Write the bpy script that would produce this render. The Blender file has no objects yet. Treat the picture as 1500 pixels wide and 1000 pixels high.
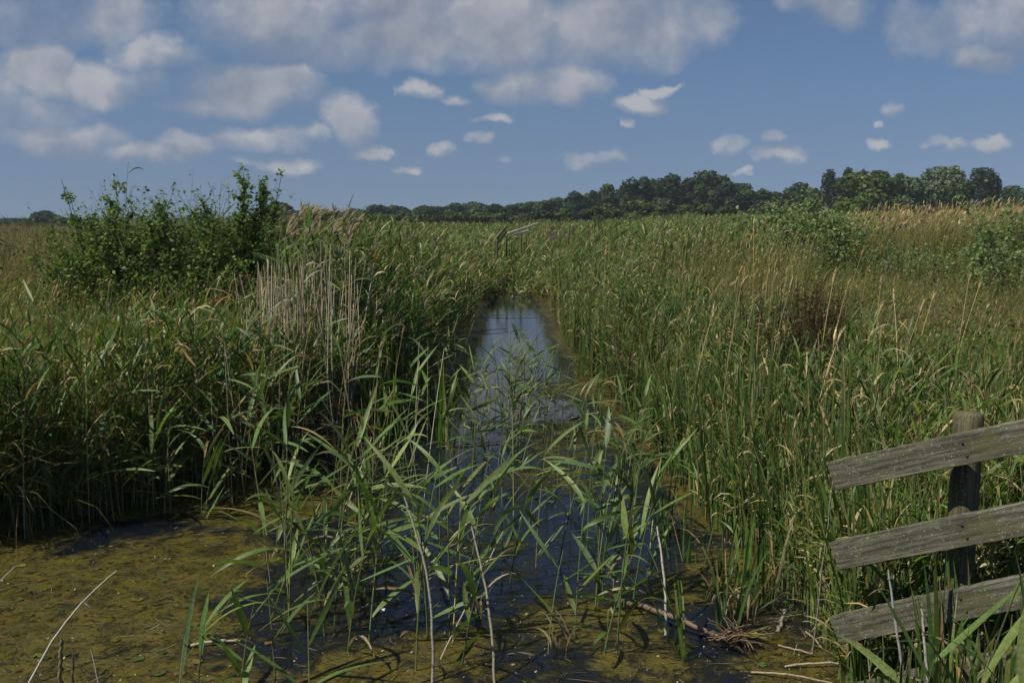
import bpy, math
import numpy as np

rng = np.random.default_rng(11)
R = math.radians
F = 1458.333          # focal length in photo pixels (1500 wide)
H = 2.5               # eye height above the water
PITCH = math.atan((500 - 318) / F)
CP, SP = math.cos(PITCH), math.sin(PITCH)
scene = bpy.context.scene
C = scene.collection


# ------------------------------------------------------------------ helpers
def ray(px, py):
    a, b = (px - 750) / F, (500 - py) / F
    return np.array([a, CP + b * SP, -SP + b * CP])


def ground(px, py, z=0.0):
    d = ray(px, py)
    t = (z - H) / d[2]
    return np.array([d[0] * t, d[1] * t, z])


def at(px, py, Y):
    """point seen at a photo position, at world distance Y"""
    d = ray(px, py)
    t = Y / d[1]
    return np.array([d[0] * t, Y, H + d[2] * t])


def U(a, b, n=None):
    return rng.uniform(a, b, n)


def smooth(a, b, x):
    t = np.clip((x - a) / (b - a), 0, 1)
    return t * t * (3 - 2 * t)


def wave(x, y, s, k=0.0):
    """cheap smooth noise in -1..1"""
    x = x / s
    y = y / s
    return (np.sin(x * 1.3 + k + 1.7 * np.sin(y * 0.9 + k)) + np.sin(y * 1.7 - k * 2 + 1.3 * np.sin(x * 1.1 + 2 + k))
            + np.sin((x + y) * 0.8 + k * 3 + np.sin(x * 2.3 - y * 1.9))) / 3


EY = [0.0, 4.0, 6.0, 7.5, 9.0, 12.0, 15.0, 21.0, 34.0, 60.0, 200.0]
EL = [-14., -8.5, -5.6, -3.9, -2.55, -1.62, -1.32, -1.02, -.98, -1.6, -3.0]
ER = [2.3, 1.95, 1.9, 1.85, 1.72, 1.46, 1.26, 1.08, 0.90, 0.25, -2.2]


def bank(x, y):
    """metres outside the channel; first left, then right"""
    wob = 0.10 * wave(x, y, 0.7, 3.0)
    return (np.interp(y, EY, EL) - x) + wob, (x - np.interp(y, EY, ER)) + wob


def terrain(x, y):
    l, r = bank(x, y)
    d = np.maximum(l, r)
    z = np.where(d < 0, -0.04 + 0.55 * np.maximum(d, -0.6), -0.04 + 0.34 * smooth(0, 1.3, d))
    z = z + 0.03 * wave(x, y, 0.8) * smooth(-0.1, 0.6, d)
    z = z + 0.75 * smooth(5, 22, r) * smooth(14, 34, y)      # the right meadow climbs a little
    return z


class Geo:
    def __init__(s):
        s.v, s.f, s.c, s.n = [], [], [], 0

    def add(s, v, f, c):
        s.v.append(v.reshape(-1, 3)); s.f.append(f.reshape(-1, 4) + s.n); s.c.append(c.reshape(-1, 3))
        s.n += s.v[-1].shape[0]

    def build(s, name, mat, parent=None, smoothed=True, origin=None):
        v = np.concatenate(s.v).astype(np.float32)
        f = np.concatenate(s.f).astype(np.int32)
        c = np.concatenate(s.c).astype(np.float32)
        if origin is not None:
            v = v - np.asarray(origin, np.float32)
        me = bpy.data.meshes.new(name)
        me.vertices.add(len(v)); me.vertices.foreach_set('co', v.ravel())
        me.loops.add(f.size); me.loops.foreach_set('vertex_index', f.ravel())
        me.polygons.add(len(f))
        me.polygons.foreach_set('loop_start', np.arange(0, f.size, 4, dtype=np.int32))
        me.polygons.foreach_set('loop_total', np.full(len(f), 4, np.int32))
        me.polygons.foreach_set('use_smooth', np.full(len(f), bool(smoothed)))
        me.update(calc_edges=True)
        a = me.color_attributes.new('Col', 'FLOAT_COLOR', 'POINT')
        a.data.foreach_set('color', np.concatenate([c, np.ones((len(c), 1), np.float32)], 1).ravel())
        me.materials.append(mat)
        o = bpy.data.objects.new(name, me)
        C.objects.link(o)
        if parent is not None:
            o.parent = parent
        if origin is not None and parent is None:
            o.location = origin
        return o


def tag(o, label=None, cat=None, group=None, kind=None):
    if label: o['label'] = label
    if cat: o['category'] = cat
    if group: o['group'] = group
    if kind: o['kind'] = kind
    return o


def empty(name, loc, label=None, cat=None, group=None):
    o = bpy.data.objects.new(name, None)
    o.empty_display_size = 0.1
    C.objects.link(o)
    o.location = [float(q) for q in loc]
    return tag(o, label, cat, group)


def curves(P0, L, az, th0, bend, K, power=1.3, daz=0.0):
    N = len(P0)
    L, az, th0, bend, daz = [np.broadcast_to(np.asarray(q, float), (N,)) for q in (L, az, th0, bend, daz)]
    tp = np.linspace(0, 1, K + 1)
    tm = (tp[:-1] + tp[1:]) / 2
    thm = th0[:, None] + bend[:, None] * tm ** power
    azm = az[:, None] + daz[:, None] * tm
    d = np.stack([np.sin(thm) * np.cos(azm), np.sin(thm) * np.sin(azm), np.cos(thm)], -1) * (L / K)[:, None, None]
    P = np.concatenate([P0[:, None, :], P0[:, None, :] + np.cumsum(d, 1)], 1)
    th = th0[:, None] + bend[:, None] * tp ** power
    aa = az[:, None] + daz[:, None] * tp
    side = np.stack([-np.sin(aa), np.cos(aa), np.zeros_like(aa)], -1)
    nrm = np.stack([np.cos(th) * np.cos(aa), np.cos(th) * np.sin(aa), -np.sin(th)], -1)
    return P, side, nrm, th


def colour_grid(c0, c1, N, K, m, power=1.0):
    c0 = np.broadcast_to(c0, (N, 3)); c1 = np.broadcast_to(c1, (N, 3))
    t = (np.linspace(0, 1, K + 1) ** power)[None, :, None]
    c = c0[:, None, :] * (1 - t) + c1[:, None, :] * t
    return np.repeat(c[:, :, None, :], m, 2)


def ribbon(g, cv, W, prof, roll, c0, c1, fold=0.0, twist=0.0, cpow=1.0):
    P, side, nrm, th = cv
    N, K1, _ = P.shape
    W = np.broadcast_to(W, (N,)); roll = np.broadcast_to(roll, (N,))
    prof = np.interp(np.linspace(0, 1, K1), np.linspace(0, 1, len(prof)), prof)
    rr = roll[:, None] + np.broadcast_to(twist, (N,))[:, None] * np.linspace(0, 1, K1)
    w = np.cos(rr)[..., None] * side + np.sin(rr)[..., None] * nrm
    up = -np.sin(rr)[..., None] * side + np.cos(rr)[..., None] * nrm
    hw = (W[:, None] * prof[None, :] / 2)[..., None]
    if fold:
        V = np.stack([P - w * hw, P + up * hw * fold, P + w * hw], 2); m = 3
    else:
        V = np.stack([P - w * hw, P + w * hw], 2); m = 2
    idx = np.arange(N * K1 * m).reshape(N, K1, m)
    fs = [np.stack([idx[:, :-1, j], idx[:, :-1, j + 1], idx[:, 1:, j + 1], idx[:, 1:, j]], -1).reshape(-1, 4) for j in range(m - 1)]
    g.add(V, np.concatenate(fs), colour_grid(c0, c1, N, K1 - 1, m, cpow))


def tube(g, cv, rad, prof, c0, c1, sides=3):
    P, side, nrm, th = cv
    N, K1, _ = P.shape
    prof = np.interp(np.linspace(0, 1, K1), np.linspace(0, 1, len(prof)), prof)
    r = (np.broadcast_to(rad, (N,))[:, None] * prof[None, :])[..., None]
    V = np.stack([P + r * (math.cos(2 * math.pi * j / sides) * side + math.sin(2 * math.pi * j / sides) * nrm) for j in range(sides)], 2)
    idx = np.arange(N * K1 * sides).reshape(N, K1, sides)
    fs = []
    for j in range(sides):
        k = (j + 1) % sides
        fs.append(np.stack([idx[:, :-1, j], idx[:, :-1, k], idx[:, 1:, k], idx[:, 1:, j]], -1).reshape(-1, 4))
    g.add(V, np.concatenate(fs), colour_grid(c0, c1, N, K1 - 1, sides))


def pick(pal, N, w=None, jit=0.18):
    pal = np.array(pal)
    if w is not None:
        w = np.array(w, float); w /= w.sum()
    c = pal[rng.choice(len(pal), N, p=w)]
    return np.clip(c * np.exp(rng.normal(0, jit, (N, 1))) * np.exp(rng.normal(0, 0.05, (N, 3))), 0.004, 0.85)


# base colours (linear)
REED = [(.080, .145, .026), (.102, .172, .032), (.062, .115, .022), (.140, .190, .034), (.092, .152, .046)]
REED_W = [4, 3, 3, 1.5, 2]
SWORD = [(.070, .130, .040), (.090, .155, .046), (.060, .118, .026), (.120, .170, .036)]
GREEN = [(.090, .140, .022), (.125, .165, .026), (.060, .105, .018), (.170, .180, .036)]
STRAW = [(.44, .35, .17), (.38, .28, .12), (.52, .43, .24), (.31, .21, .09)]
DEAD = [(.49, .42, .30), (.41, .34, .23), (.56, .49, .36), (.34, .27, .18)]
PURPLE = [(.17, .12, .075), (.20, .145, .09), (.14, .11, .055), (.24, .19, .11)]
RUST = [(.050, .032, .014), (.075, .046, .020), (.036, .024, .011)]
BRAM = [(.095, .170, .028), (.125, .205, .036), (.070, .130, .024), (.19, .26, .07)]
PALE = [(.125, .190, .050), (.150, .215, .060), (.105, .165, .042), (.175, .225, .070), (.120, .185, .075)]
LEAFP = [.35, .85, 1., .95, .78, .5, .06]


# ---------------------------------------------------------------- materials
def new_mat(name):
    m = bpy.data.materials.new(name); m.use_nodes = True
    nt = m.node_tree; nt.nodes.clear()
    out = nt.nodes.new('ShaderNodeOutputMaterial')
    return m, nt, out


class NT:
    """tiny wrapper for wiring nodes"""
    def __init__(s, nt): s.nt = nt

    def n(s, typ, ins=None, **props):
        nd = s.nt.nodes.new(typ)
        for k, v in props.items(): setattr(nd, k, v)
        for k, v in (ins or {}).items():
            if hasattr(v, 'is_output'): s.nt.links.new(v, nd.inputs[k])
            else: nd.inputs[k].default_value = v
        return nd

    def math(s, op, a, b=0.0, c=0.0, clamp=False):
        nd = s.n('ShaderNodeMath', {0: a, 1: b, 2: c}, operation=op, use_clamp=clamp); return nd.outputs[0]

    def vm(s, op, a, b=None, c=None):
        i = {0: a}
        if b is not None: i[1] = b
        if c is not None: i[2] = c
        return s.n('ShaderNodeVectorMath', i, operation=op)

    def noise(s, vec, scale, detail=4.0, rough=0.55, dist=0.0, dims='3D'):
        nd = s.n('ShaderNodeTexNoise', {'Scale': scale, 'Detail': detail, 'Roughness': rough, 'Distortion': dist}, noise_dimensions=dims)
        if vec is not None: s.nt.links.new(vec, nd.inputs['Vector'])
        return nd.outputs[0]

    def ss(s, x, a, b):
        nd = s.n('ShaderNodeMapRange', {'Value': x, 'From Min': a, 'From Max': b}, interpolation_type='SMOOTHSTEP')
        return nd.outputs[0]

    def mix(s, f, a, b, blend='MIX'):
        nd = s.n('ShaderNodeMix', None, data_type='RGBA', blend_type=blend)
        for k, v in ((0, f), (6, a), (7, b)):
            if hasattr(v, 'is_output'): s.nt.links.new(v, nd.inputs[k])
            elif k == 0: nd.inputs[k].default_value = v
            else: nd.inputs[k].default_value = (*v[:3], 1)
        return nd.outputs[2]


def leaf_material(name, rough=0.45, trans=0.3, spec=0.4, grain=60.0):
    m, nt, out = new_mat(name); w = NT(nt)
    col = w.n('ShaderNodeVertexColor', layer_name='Col').outputs[0]
    geo = w.n('ShaderNodeNewGeometry')
    n1 = w.noise(geo.outputs['Position'], grain, 2.0)
    v = w.n('ShaderNodeMapRange', {'Value': n1, 'From Min': .3, 'From Max': .7, 'To Min': .66, 'To Max': 1.08}).outputs[0]
    col = w.vm('SCALE', col); nt.links.new(nt.nodes[-2 if False else nt.nodes.find('Color Attribute')].outputs[0], col.inputs[0])
    nt.links.new(v, col.inputs['Scale'])
    c = col.outputs[0]
    p = w.n('ShaderNodeBsdfPrincipled', {'Base Color': c, 'Roughness': rough, 'Specular IOR Level': spec})
    tc = w.mix(1.0, c, (1.15, 1.25, .6), 'MULTIPLY')
    t = w.n('ShaderNodeBsdfTranslucent', {'Color': tc})
    mx = w.n('ShaderNodeMixShader', {0: trans, 1: p.outputs[0], 2: t.outputs[0]})
    nt.links.new(mx.outputs[0], out.inputs[0])
    return m


M_LEAF = leaf_material('reed leaf', .45, .32, .28, 60)
M_GRASS = leaf_material('meadow grass', .6, .34, .15, 12)
M_STEM = leaf_material('plant stem', .5, .0, .35, 90)
M_TREE = leaf_material('tree foliage', .75, .15, .12, .5)
M_BUSH = leaf_material('bush leaf', .5, .42, .25, 20)


def wood_material():
    m, nt, out = new_mat('weathered wood'); w = NT(nt)
    tc = w.n('ShaderNodeTexCoord').outputs['Object']
    st = w.vm('MULTIPLY', tc, (1.6, 34., 34.)).outputs[0]
    g1 = w.noise(st, 1.1, 6., .55, .3)
    g2 = w.noise(w.vm('MULTIPLY', tc, (5., 150., 150.)).outputs[0], 1.0, 4., .6)
    blot = w.noise(tc, 7., 5., .6)
    lich = w.noise(tc, 26., 5., .7)
    speck = w.noise(tc, 140., 2., .5)
    base = w.mix(w.ss(g1, .30, .66), (.062, .058, .040), (.158, .152, .112))
    base = w.mix(w.math('MULTIPLY', w.ss(g2, .48, .60), .75), base, (.035, .031, .022))
    base = w.mix(w.math('MULTIPLY', w.ss(blot, .5, .68), .6), base, (.095, .098, .036))
    base = w.mix(w.math('MULTIPLY', w.ss(lich, .58, .68), .6), base, (.27, .29, .20))
    base = w.mix(w.math('MULTIPLY', w.ss(speck, .66, .71), .7), base, (.5, .5, .45))
    h = w.math('ADD', w.math('MULTIPLY', g1, .7), w.math('ADD', w.math('MULTIPLY', g2, .5), w.math('MULTIPLY', lich, .35)))
    b = w.n('ShaderNodeBump', {'Strength': .6, 'Distance': .004, 'Height': h})
    p = w.n('ShaderNodeBsdfPrincipled', {'Base Color': base, 'Roughness': .9, 'Specular IOR Level': .2, 'Normal': b.outputs[0]})
    nt.links.new(p.outputs[0], out.inputs[0])
    return m


M_WOOD = wood_material()


def old_post_material():
    m = M_WOOD.copy(); m.name = 'mossy post wood'
    nt = m.node_tree; w = NT(nt)
    p = [n for n in nt.nodes if n.bl_idname == 'ShaderNodeBsdfPrincipled'][0]
    src = p.inputs['Base Color'].links[0].from_socket
    c = w.mix(1.0, src, (.92, .90, .72), 'MULTIPLY')
    nt.links.new(c, p.inputs['Base Color'])
    return m


M_POST = old_post_material()


def pale_rail_material():
    m = M_WOOD.copy(); m.name = 'split pale rail wood'
    nt = m.node_tree; w = NT(nt)
    p = [n for n in nt.nodes if n.bl_idname == 'ShaderNodeBsdfPrincipled'][0]
    src = p.inputs['Base Color'].links[0].from_socket
    nt.links.new(w.mix(.85, src, (.72, .64, .44)), p.inputs['Base Color'])
    return m


M_PALE = pale_rail_material()


def soil_material():
    m, nt, out = new_mat('marsh soil'); w = NT(nt)
    pos = w.n('ShaderNodeNewGeometry').outputs['Position']
    a = w.noise(pos, .35, 6., .6); b_ = w.noise(pos, 14., 6., .7)
    c = w.mix(w.ss(a, .35, .65), (.050, .050, .018), (.080, .070, .030))
    c = w.mix(w.ss(b_, .4, .7), c, (.030, .022, .012))
    bp = w.n('ShaderNodeBump', {'Strength': .9, 'Distance': .05, 'Height': b_})
    p = w.n('ShaderNodeBsdfPrincipled', {'Base Color': c, 'Roughness': .95, 'Specular IOR Level': .1, 'Normal': bp.outputs[0]})
    nt.links.new(p.outputs[0], out.inputs[0])
    return m


def water_material():
    m, nt, out = new_mat('ditch water'); w = NT(nt)
    pos = w.n('ShaderNodeNewGeometry').outputs['Position']
    mask = w.n('ShaderNodeVertexColor', layer_name='Col').outputs[0]
    sep = w.n('ShaderNodeSeparateColor', {0: mask})
    alg, far = sep.outputs[0], sep.outputs[1]
    warp = w.vm('ADD', pos, w.vm('SCALE', w.n('ShaderNodeTexNoise', {'Scale': 3.0, 'Detail': 3.0, 'Vector': pos}).outputs[1]).outputs[0])
    for nd in nt.nodes:
        if nd.bl_idname == 'ShaderNodeVectorMath' and nd.operation == 'SCALE': nd.inputs['Scale'].default_value = .35
    wv = warp.outputs[0]
    big = w.noise(wv, 1.3, 6., .62)
    mid = w.noise(wv, 6., 6., .68)
    fine = w.noise(w.vm('MULTIPLY', wv, (26., 34., 26.)).outputs[0], 1., 5., .72)
    fib = w.noise(w.vm('MULTIPLY', wv, (60., 130., 60.)).outputs[0], 1., 3., .7)
    # coverage of algae
    cov = w.math('ADD', w.math('MULTIPLY', big, .55), w.math('ADD', w.math('MULTIPLY', mid, .55), w.math('MULTIPLY', fine, .30)))
    th = w.math('ADD', w.math('MULTIPLY', alg, .68), cov)       # cov ~ .7
    k = w.ss(th, .90, 1.10)
    ac = w.mix(w.ss(mid, .38, .66), (.038, .033, .007), (.132, .108, .018))
    ac = w.mix(w.ss(fine, .42, .66), ac, (.085, .068, .010))
    ac = w.mix(w.math('MULTIPLY', w.ss(fib, .56, .68), .5), ac, (.22, .185, .055))
    ac = w.mix(w.ss(big, .60, .74), ac, (.070, .085, .018))
    ac = w.mix(w.ss(mid, .46, .36), ac, (.032, .030, .009))
    ac = w.mix(w.ss(fine, .49, .40), ac, (.014, .013, .006))
    bc = w.mix(k, (.006, .008, .012), ac)
    hgt = w.math('ADD', w.math('MULTIPLY', k, w.math('ADD', fine, w.math('MULTIPLY', fib, .5))), w.math('MULTIPLY', mid, .06))
    bp = w.n('ShaderNodeBump', {'Strength': .8, 'Distance': .02, 'Height': hgt})
    rip = w.noise(w.vm('MULTIPLY', pos, (7., 3.5, 7.)).outputs[0], 1., 3., .55)
    rb = w.n('ShaderNodeBump', {'Strength': .10, 'Distance': .02, 'Height': rip, 'Normal': bp.outputs[0]})
    rough = w.math('MULTIPLY_ADD', k, .17, .045)
    p = w.n('ShaderNodeBsdfPrincipled', {'Base Color': bc, 'Roughness': rough, 'IOR': 1.33, 'Specular IOR Level': .5, 'Normal': rb.outputs[0]})
    nt.links.new(p.outputs[0], out.inputs[0])
    return m


# ------------------------------------------------------------------ ground
def grid(xs, ys, fn, colfn=None):
    X, Y = np.meshgrid(xs, ys)
    Z = fn(X, Y)
    V = np.stack([X, Y, Z], -1)
    i = np.arange(X.size).reshape(X.shape)
    f = np.stack([i[:-1, :-1], i[:-1, 1:], i[1:, 1:], i[1:, :-1]], -1)
    c = np.full(V.shape, .1) if colfn is None else colfn(X, Y)
    g = Geo(); g.add(V, f, c)
    return g


def spread(lo, hi, n, far, m):
    core = np.linspace(lo, hi, n)
    ext = np.geomspace(1, far, m)
    return np.concatenate([lo - ext[::-1], core, hi + ext])


gx = spread(-14, 14, 190, 2500, 26)
gy = np.concatenate([-np.geomspace(1, 300, 14)[::-1], np.linspace(0, 60, 300), 60 + np.geomspace(1, 2500, 30)])
tag(grid(gx, gy, terrain).build('ground', soil_material()), 'dark marshy ground under the reeds and the rough meadow', 'ground', kind='structure')


def algae(X, Y):
    a = np.zeros_like(X)
    for px, py, r, s in [(60, 880, 1.0, 1.1), (250, 830, .8, 1.1), (30, 990, .9, 1.), (200, 930, .7, .9), (400, 735, .9, .95),
                         (650, 960, .55, .7), (560, 990, .6, .75), (870, 910, .6, .62), (960, 960, .6, .6), (1090, 830, .6, .75), (1190, 800, .5, .9),
                         (1180, 980, .5, .85), (1090, 760, .7, .8), (880, 640, 1.4, .55), (830, 700, .8, .5), (900, 570, 1.8, .55), (150, 1060, 1.0, 1.), (400, 1000, .4, .45),
                         (740, 800, .4, .35), (1010, 870, .5, .55)]:
        p = ground(px, py)
        a = np.maximum(a, s * np.exp(-(((X - p[0]) / r) ** 2 + ((Y - p[1]) / r) ** 2)))
    l, r_ = bank(X, Y)
    a = np.maximum(a, .55 * smooth(-.55, -.1, np.maximum(l, r_)) * (Y > 8))
    a = np.maximum(a, .9 * smooth(.4, 1.6, -X - 2.4) * (Y < 8))
    a = np.maximum(a, .20 * smooth(28, 14, Y) + .12 * smooth(8, 6, Y))
    return np.stack([a, smooth(8, 30, Y), np.zeros_like(a)], -1)


wx = np.concatenate([-np.geomspace(8, 26, 10)[::-1], np.linspace(-7.5, 3.2, 160)])
wy = np.concatenate([np.linspace(-8, 3.8, 16), np.linspace(4, 45, 330), np.linspace(46, 140, 40)])
wat = grid(wx, wy, lambda X, Y: np.zeros_like(X), algae)
tag(wat.build('water', water_material()), 'still dark ditch water with yellow brown algae reflecting the sky', 'water', kind='structure')


# ------------------------------------------------------- vegetation, masses
def sample(N, ymin, ymax, ulo=-.66, uhi=.66):
    y = ymin * (ymax / ymin) ** rng.random(N)
    x = U(ulo, uhi, N) * y
    return x, y


def base_pts(x, y):
    return np.stack([x, y, terrain(x, y) - .02], -1)


WIND = 0.1            # the wind blows to the right (+x)


def reed_mass(gs, gl, P, Hh, nleaf=7, leafL=.34, leafW=.026, lod=1, pal=REED, palw=REED_W, panicle=0.0, wind=.55, straw=.08, lean=.10):
    N = len(P)
    dist = P[:, 1]
    fat = 1 + np.clip(dist - 14, 0, 60) / 40
    az = WIND + rng.normal(0, 1.1, N)
    pv = wave(P[:, 0], P[:, 1], .8, 2.3) + .7 * wave(P[:, 0], P[:, 1], 3.1, .7)
    tone = np.exp(.20 * pv)[:, None] * np.stack([1 + .08 * pv, np.ones(N), 1 - .05 * pv], 1)
    Hh = Hh * (1 + .05 * pv)
    K = 4
    cv = curves(P, Hh, az, rng.normal(0, lean * .6, N), np.abs(rng.normal(lean, lean, N)), K)
    sc = pick([(.12, .15, .06), (.16, .17, .08), (.28, .24, .14)], N, [4, 3, 1.4])
    ribbon(gs, cv, .0085 * fat, [1, 1, .9, .7, .4], U(0, math.pi, N), sc, sc)
    Pc, side, nrm, th = cv
    for j in range(nleaf):
        t = .22 + .76 * (j + rng.random(N)) / nleaf
        f = t * K
        i = np.minimum(f.astype(int), K - 1)
        fr = (f - i)[:, None]
        O = Pc[np.arange(N), i] * (1 - fr) + Pc[np.arange(N), i + 1] * fr
        la = U(0, 2 * math.pi, N)
        # pull towards the wind
        vx = np.cos(la) + wind * 1.1; vy = np.sin(la)
        la = np.arctan2(vy, vx)
        L = leafL * U(.55, 1.2, N) * (1.15 - .9 * (t - .6) ** 2)
        c0 = pick(pal, N, palw) * tone
        dead = rng.random(N) < (straw + .25 * (1 - t) ** 2)
        c0 = np.where(dead[:, None], pick(STRAW, N), c0)
        tipc = np.where(rng.random((N, 1)) < .12, pick(STRAW, N), c0 * 1.05)
        bend = U(.0, 1.1, N) + dead * U(-.2, 1.6, N)
        cl = curves(O, L, la, U(.25, .95, N), bend, 4 if lod else 3, 1.4, rng.normal(0, .3, N))
        ribbon(gl, cl, leafW * fat * U(.6, 1.15, N), LEAFP, rng.normal(0, .5, N), c0, tipc, twist=rng.normal(0, .6, N), cpow=3)
    if panicle > 0:
        k = rng.random(N) < panicle
        n = int(k.sum())
        if n:
            top = Pc[k, -1]
            for j in range(7):
                c = pick([(.30, .24, .17), (.40, .34, .25), (.24, .17, .13)], n)
                o = top - np.array([0, 0, 1]) * U(0, .12, n)[:, None]
                cl = curves(o, U(.08, .19, n), WIND + rng.normal(0, .8, n), U(.1, .7, n), U(.4, 1.6, n), 3)
                ribbon(gl, cl, .016 * fat[k], [.5, 1, .9, .1], U(0, 3, n), c, c)


def grass_mass(g, P, L, per=9, W=.006, pal=GREEN, palw=None, spreadr=.10, bend=(.2, 1.3), heads=.25, straw=.15, headpal=STRAW, hl=.13, lean=.25, headw=1.0):
    n0 = len(P)
    P = np.repeat(P, per, 0)
    Lr = np.repeat(np.broadcast_to(L, (n0,)), per)
    N = len(P)
    P = P + np.stack([rng.normal(0, spreadr, N), rng.normal(0, spreadr, N), np.zeros(N)], -1)
    fat = 1 + np.clip(P[:, 1] - 9, 0, 90) / 17
    az = WIND + rng.normal(0, 1.5, N)
    L = Lr * U(.45, 1.05, N)
    pv = wave(P[:, 0], P[:, 1], .9, 1.3) + .7 * wave(P[:, 0], P[:, 1], 2.7, 4.1)
    c0 = pick(pal, N, palw) * np.exp(.20 * pv)[:, None] * np.stack([1 + .10 * pv, np.ones(N), 1 - .05 * pv], 1)
    L = L * (1 + .10 * pv)
    s = rng.random(N) < straw * np.clip(1 + .9 * pv, .1, 3)
    c0 = np.where(s[:, None], pick(STRAW, N), c0)
    c1 = np.where((rng.random(N) < .2)[:, None], c0 * .4 + .6 * pick(STRAW, N), c0)
    cv = curves(P, L, az, np.abs(rng.normal(0, lean, N)), U(bend[0], bend[1], N), 4, 1.6)
    ribbon(g, cv, W * fat * U(.6, 1.3, N), [.8, 1, .9, .6, .08], U(0, math.pi, N), c0, c1, cpow=2)
    k = rng.random(N) < heads / 3
    n = int(k.sum())
    if n:
        Ls = Lr[k] * U(.85, 1.25, n)
        c = .45 * pick(headpal, n) + .55 * pick(pal, n)
        a = WIND + rng.normal(0, .7, n)
        cv = curves(P[k], Ls, a, np.abs(rng.normal(0, .10, n)), U(.05, .45, n), 4, 2)
        ribbon(g, cv, .0032 * fat[k], [1, 1, 1], U(0, 3, n), c, c)
        tip = cv[0][:, -1]
        th = cv[3][:, -1]
        hc = pick(headpal, n)
        hv = curves(tip, hl * U(.6, 1.4, n), a, th, U(.2, 1.1, n), 4)
        ribbon(g, hv, .013 * headw * fat[k] ** .8 * U(.6, 1.4, n), [.3, 1, .9, .7, .1], U(0, 3, n), hc, hc)


gs_l, gl_l = Geo(), Geo()      # left reed bed
gs_r, gl_r = Geo(), Geo()      # right reed bank
g_lm, g_rm = Geo(), Geo()      # meadows

# --- left tall reed bed, from 11 m on
x, y = sample(56000, 10.3, 130)
l, r = bank(x, y)
u = x / y
uedge = -.235 - .012 * wave(x, y, 1.5)
keep = (l > -.10) & (u > uedge) & (u < .2) & ((u > -.165) | (y > 12.8 + .3 * wave(x, y, .5)) | (rng.random(len(x)) < .5))
keep |= (l > 0) & (u <= uedge) & (u > -.30) & (y > 17)
x, y, l = x[keep], y[keep], l[keep]
far_field = y > 30
P = base_pts(x, y)
hh = U(1.75, 2.25, len(x)) * (1 - .30 * smooth(.9, .0, l) * (y < 30)) + .08 * wave(x, y, 2.2)
hh = np.minimum(hh, 2.28) - .55 * smooth(16, 40, y)
hh *= smooth(9.5, 12.5, y) * .35 + .65
hh = np.where((x / y < -.165) & (y < 12.8), np.minimum(hh, U(.75, 1.15, len(x))), hh)
near = y < 24
reed_mass(gs_l, gl_l, P[near], hh[near], 10, .33, .021, 1, straw=.13, panicle=.10)
reed_mass(gs_l, gl_l, P[~near], hh[~near], 7, .34, .026, 0, panicle=.07, straw=.14, palw=[3, 3, 2, 4, 2])

# --- left meadow: rank grass with reeds
x, y = sample(34000, 6.6, 150, -.68, -.15)
l, r = bank(x, y)
u = x / y
keep = (l > .6) & (u < -.20 + .03 * wave(x, y, 1.))
x, y, l, u = x[keep], y[keep], l[keep], u[keep]
P = base_pts(x, y)
hh = (1.16 + .17 * wave(x, y, 1.1)) * (.78 + .22 * smooth(0, 1.0, l)) + .1 * smooth(30, 80, y)
brown = smooth(-.40, -.52, u) * smooth(12, 22, y)
a = rng.random(len(x)) < brown
grass_mass(g_lm, P[~a], hh[~a], 15, .0052, spreadr=.13, heads=.055, straw=.13, hl=.07, headw=.6, lean=.5, bend=(.1, 1.9))
grass_mass(g_lm, P[a], hh[a], 9, .006, pal=[(.14, .12, .05), (.12, .14, .045), (.2, .15, .08)], heads=.22, straw=.16, headpal=PURPLE + STRAW[:2], hl=.08, headw=.6, lean=.4)
# reeds scattered in the left meadow and along its fringe
x, y = sample(5000, 6.6, 26, -.66, -.16)
l, r = bank(x, y)
keep = (l > -.05) & (rng.random(len(x)) < (.07 + .93 * smooth(1.6, .6, l)))
x, y, l = x[keep], y[keep], l[keep]
reed_mass(gs_l, gl_l, base_pts(x, y), U(1.0, 1.45, len(x)) + .28 * smooth(1.3, .3, l) * smooth(11, 9, y), 9, .32, .022, 1, wind=.1, straw=.16, lean=.16)

# --- right bank reeds
x, y = sample(38000, 4.6, 130, -.08, .60)
l, r = bank(x, y)
wid = 1.5 + .5 * wave(x, y, 2.) + 7 * smooth(20, 36, y) + 60 * smooth(36, 48, y)
keep = (r > np.where(y > 11, .03, -.12)) & (r < wid) & (rng.random(len(x)) < np.where(y < 20, 1.0 - .5 * smooth(.6, 1.8, r), 1))
x, y, r = x[keep], y[keep], r[keep]
hh = U(.85, 1.30, len(x)) + .85 * smooth(13, 30, y) + .07 * wave(x, y, 1.5)
hh = np.minimum(hh, 2.25) * (1 - .25 * smooth(.6, 0, r)) - .30 * smooth(26, 45, y)
near = y < 24
P = base_pts(x, y)
reed_mass(gs_r, gl_r, P[near], hh[near], 8, .22, .0165, 1, straw=.22, lean=.13, wind=.25)
reed_mass(gs_r, gl_r, P[~near], hh[~near], 7, .32, .024, 0, straw=.12, panicle=.05, palw=[3, 3, 2, 4, 2])
# upright sword leaves among them
x, y = sample(4200, 4.8, 22, .03, .6)
l, r = bank(x, y)
keep = (r > -.1) & (r < 2.6)
x, y = x[keep], y[keep]
P = np.repeat(base_pts(x, y), 5, 0); N = len(P)
P = P + np.stack([rng.normal(0, .035, N), rng.normal(0, .035, N), np.zeros(N)], -1)
c0 = pick(SWORD, N); c1 = np.where((rng.random(N) < .3)[:, None], pick(STRAW, N) * .8, c0)
cv = curves(P, U(.6, 1.35, N), U(0, 6.28, N), np.abs(rng.normal(0, .14, N)), U(.0, .4, N), 5, 2)
ribbon(gl_r, cv, U(.010, .020, N), [.8, 1, 1, .9, .6, .05], U(0, 3, N), c0, c1, fold=.25, twist=rng.normal(0, .5, N), cpow=4)

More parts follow.
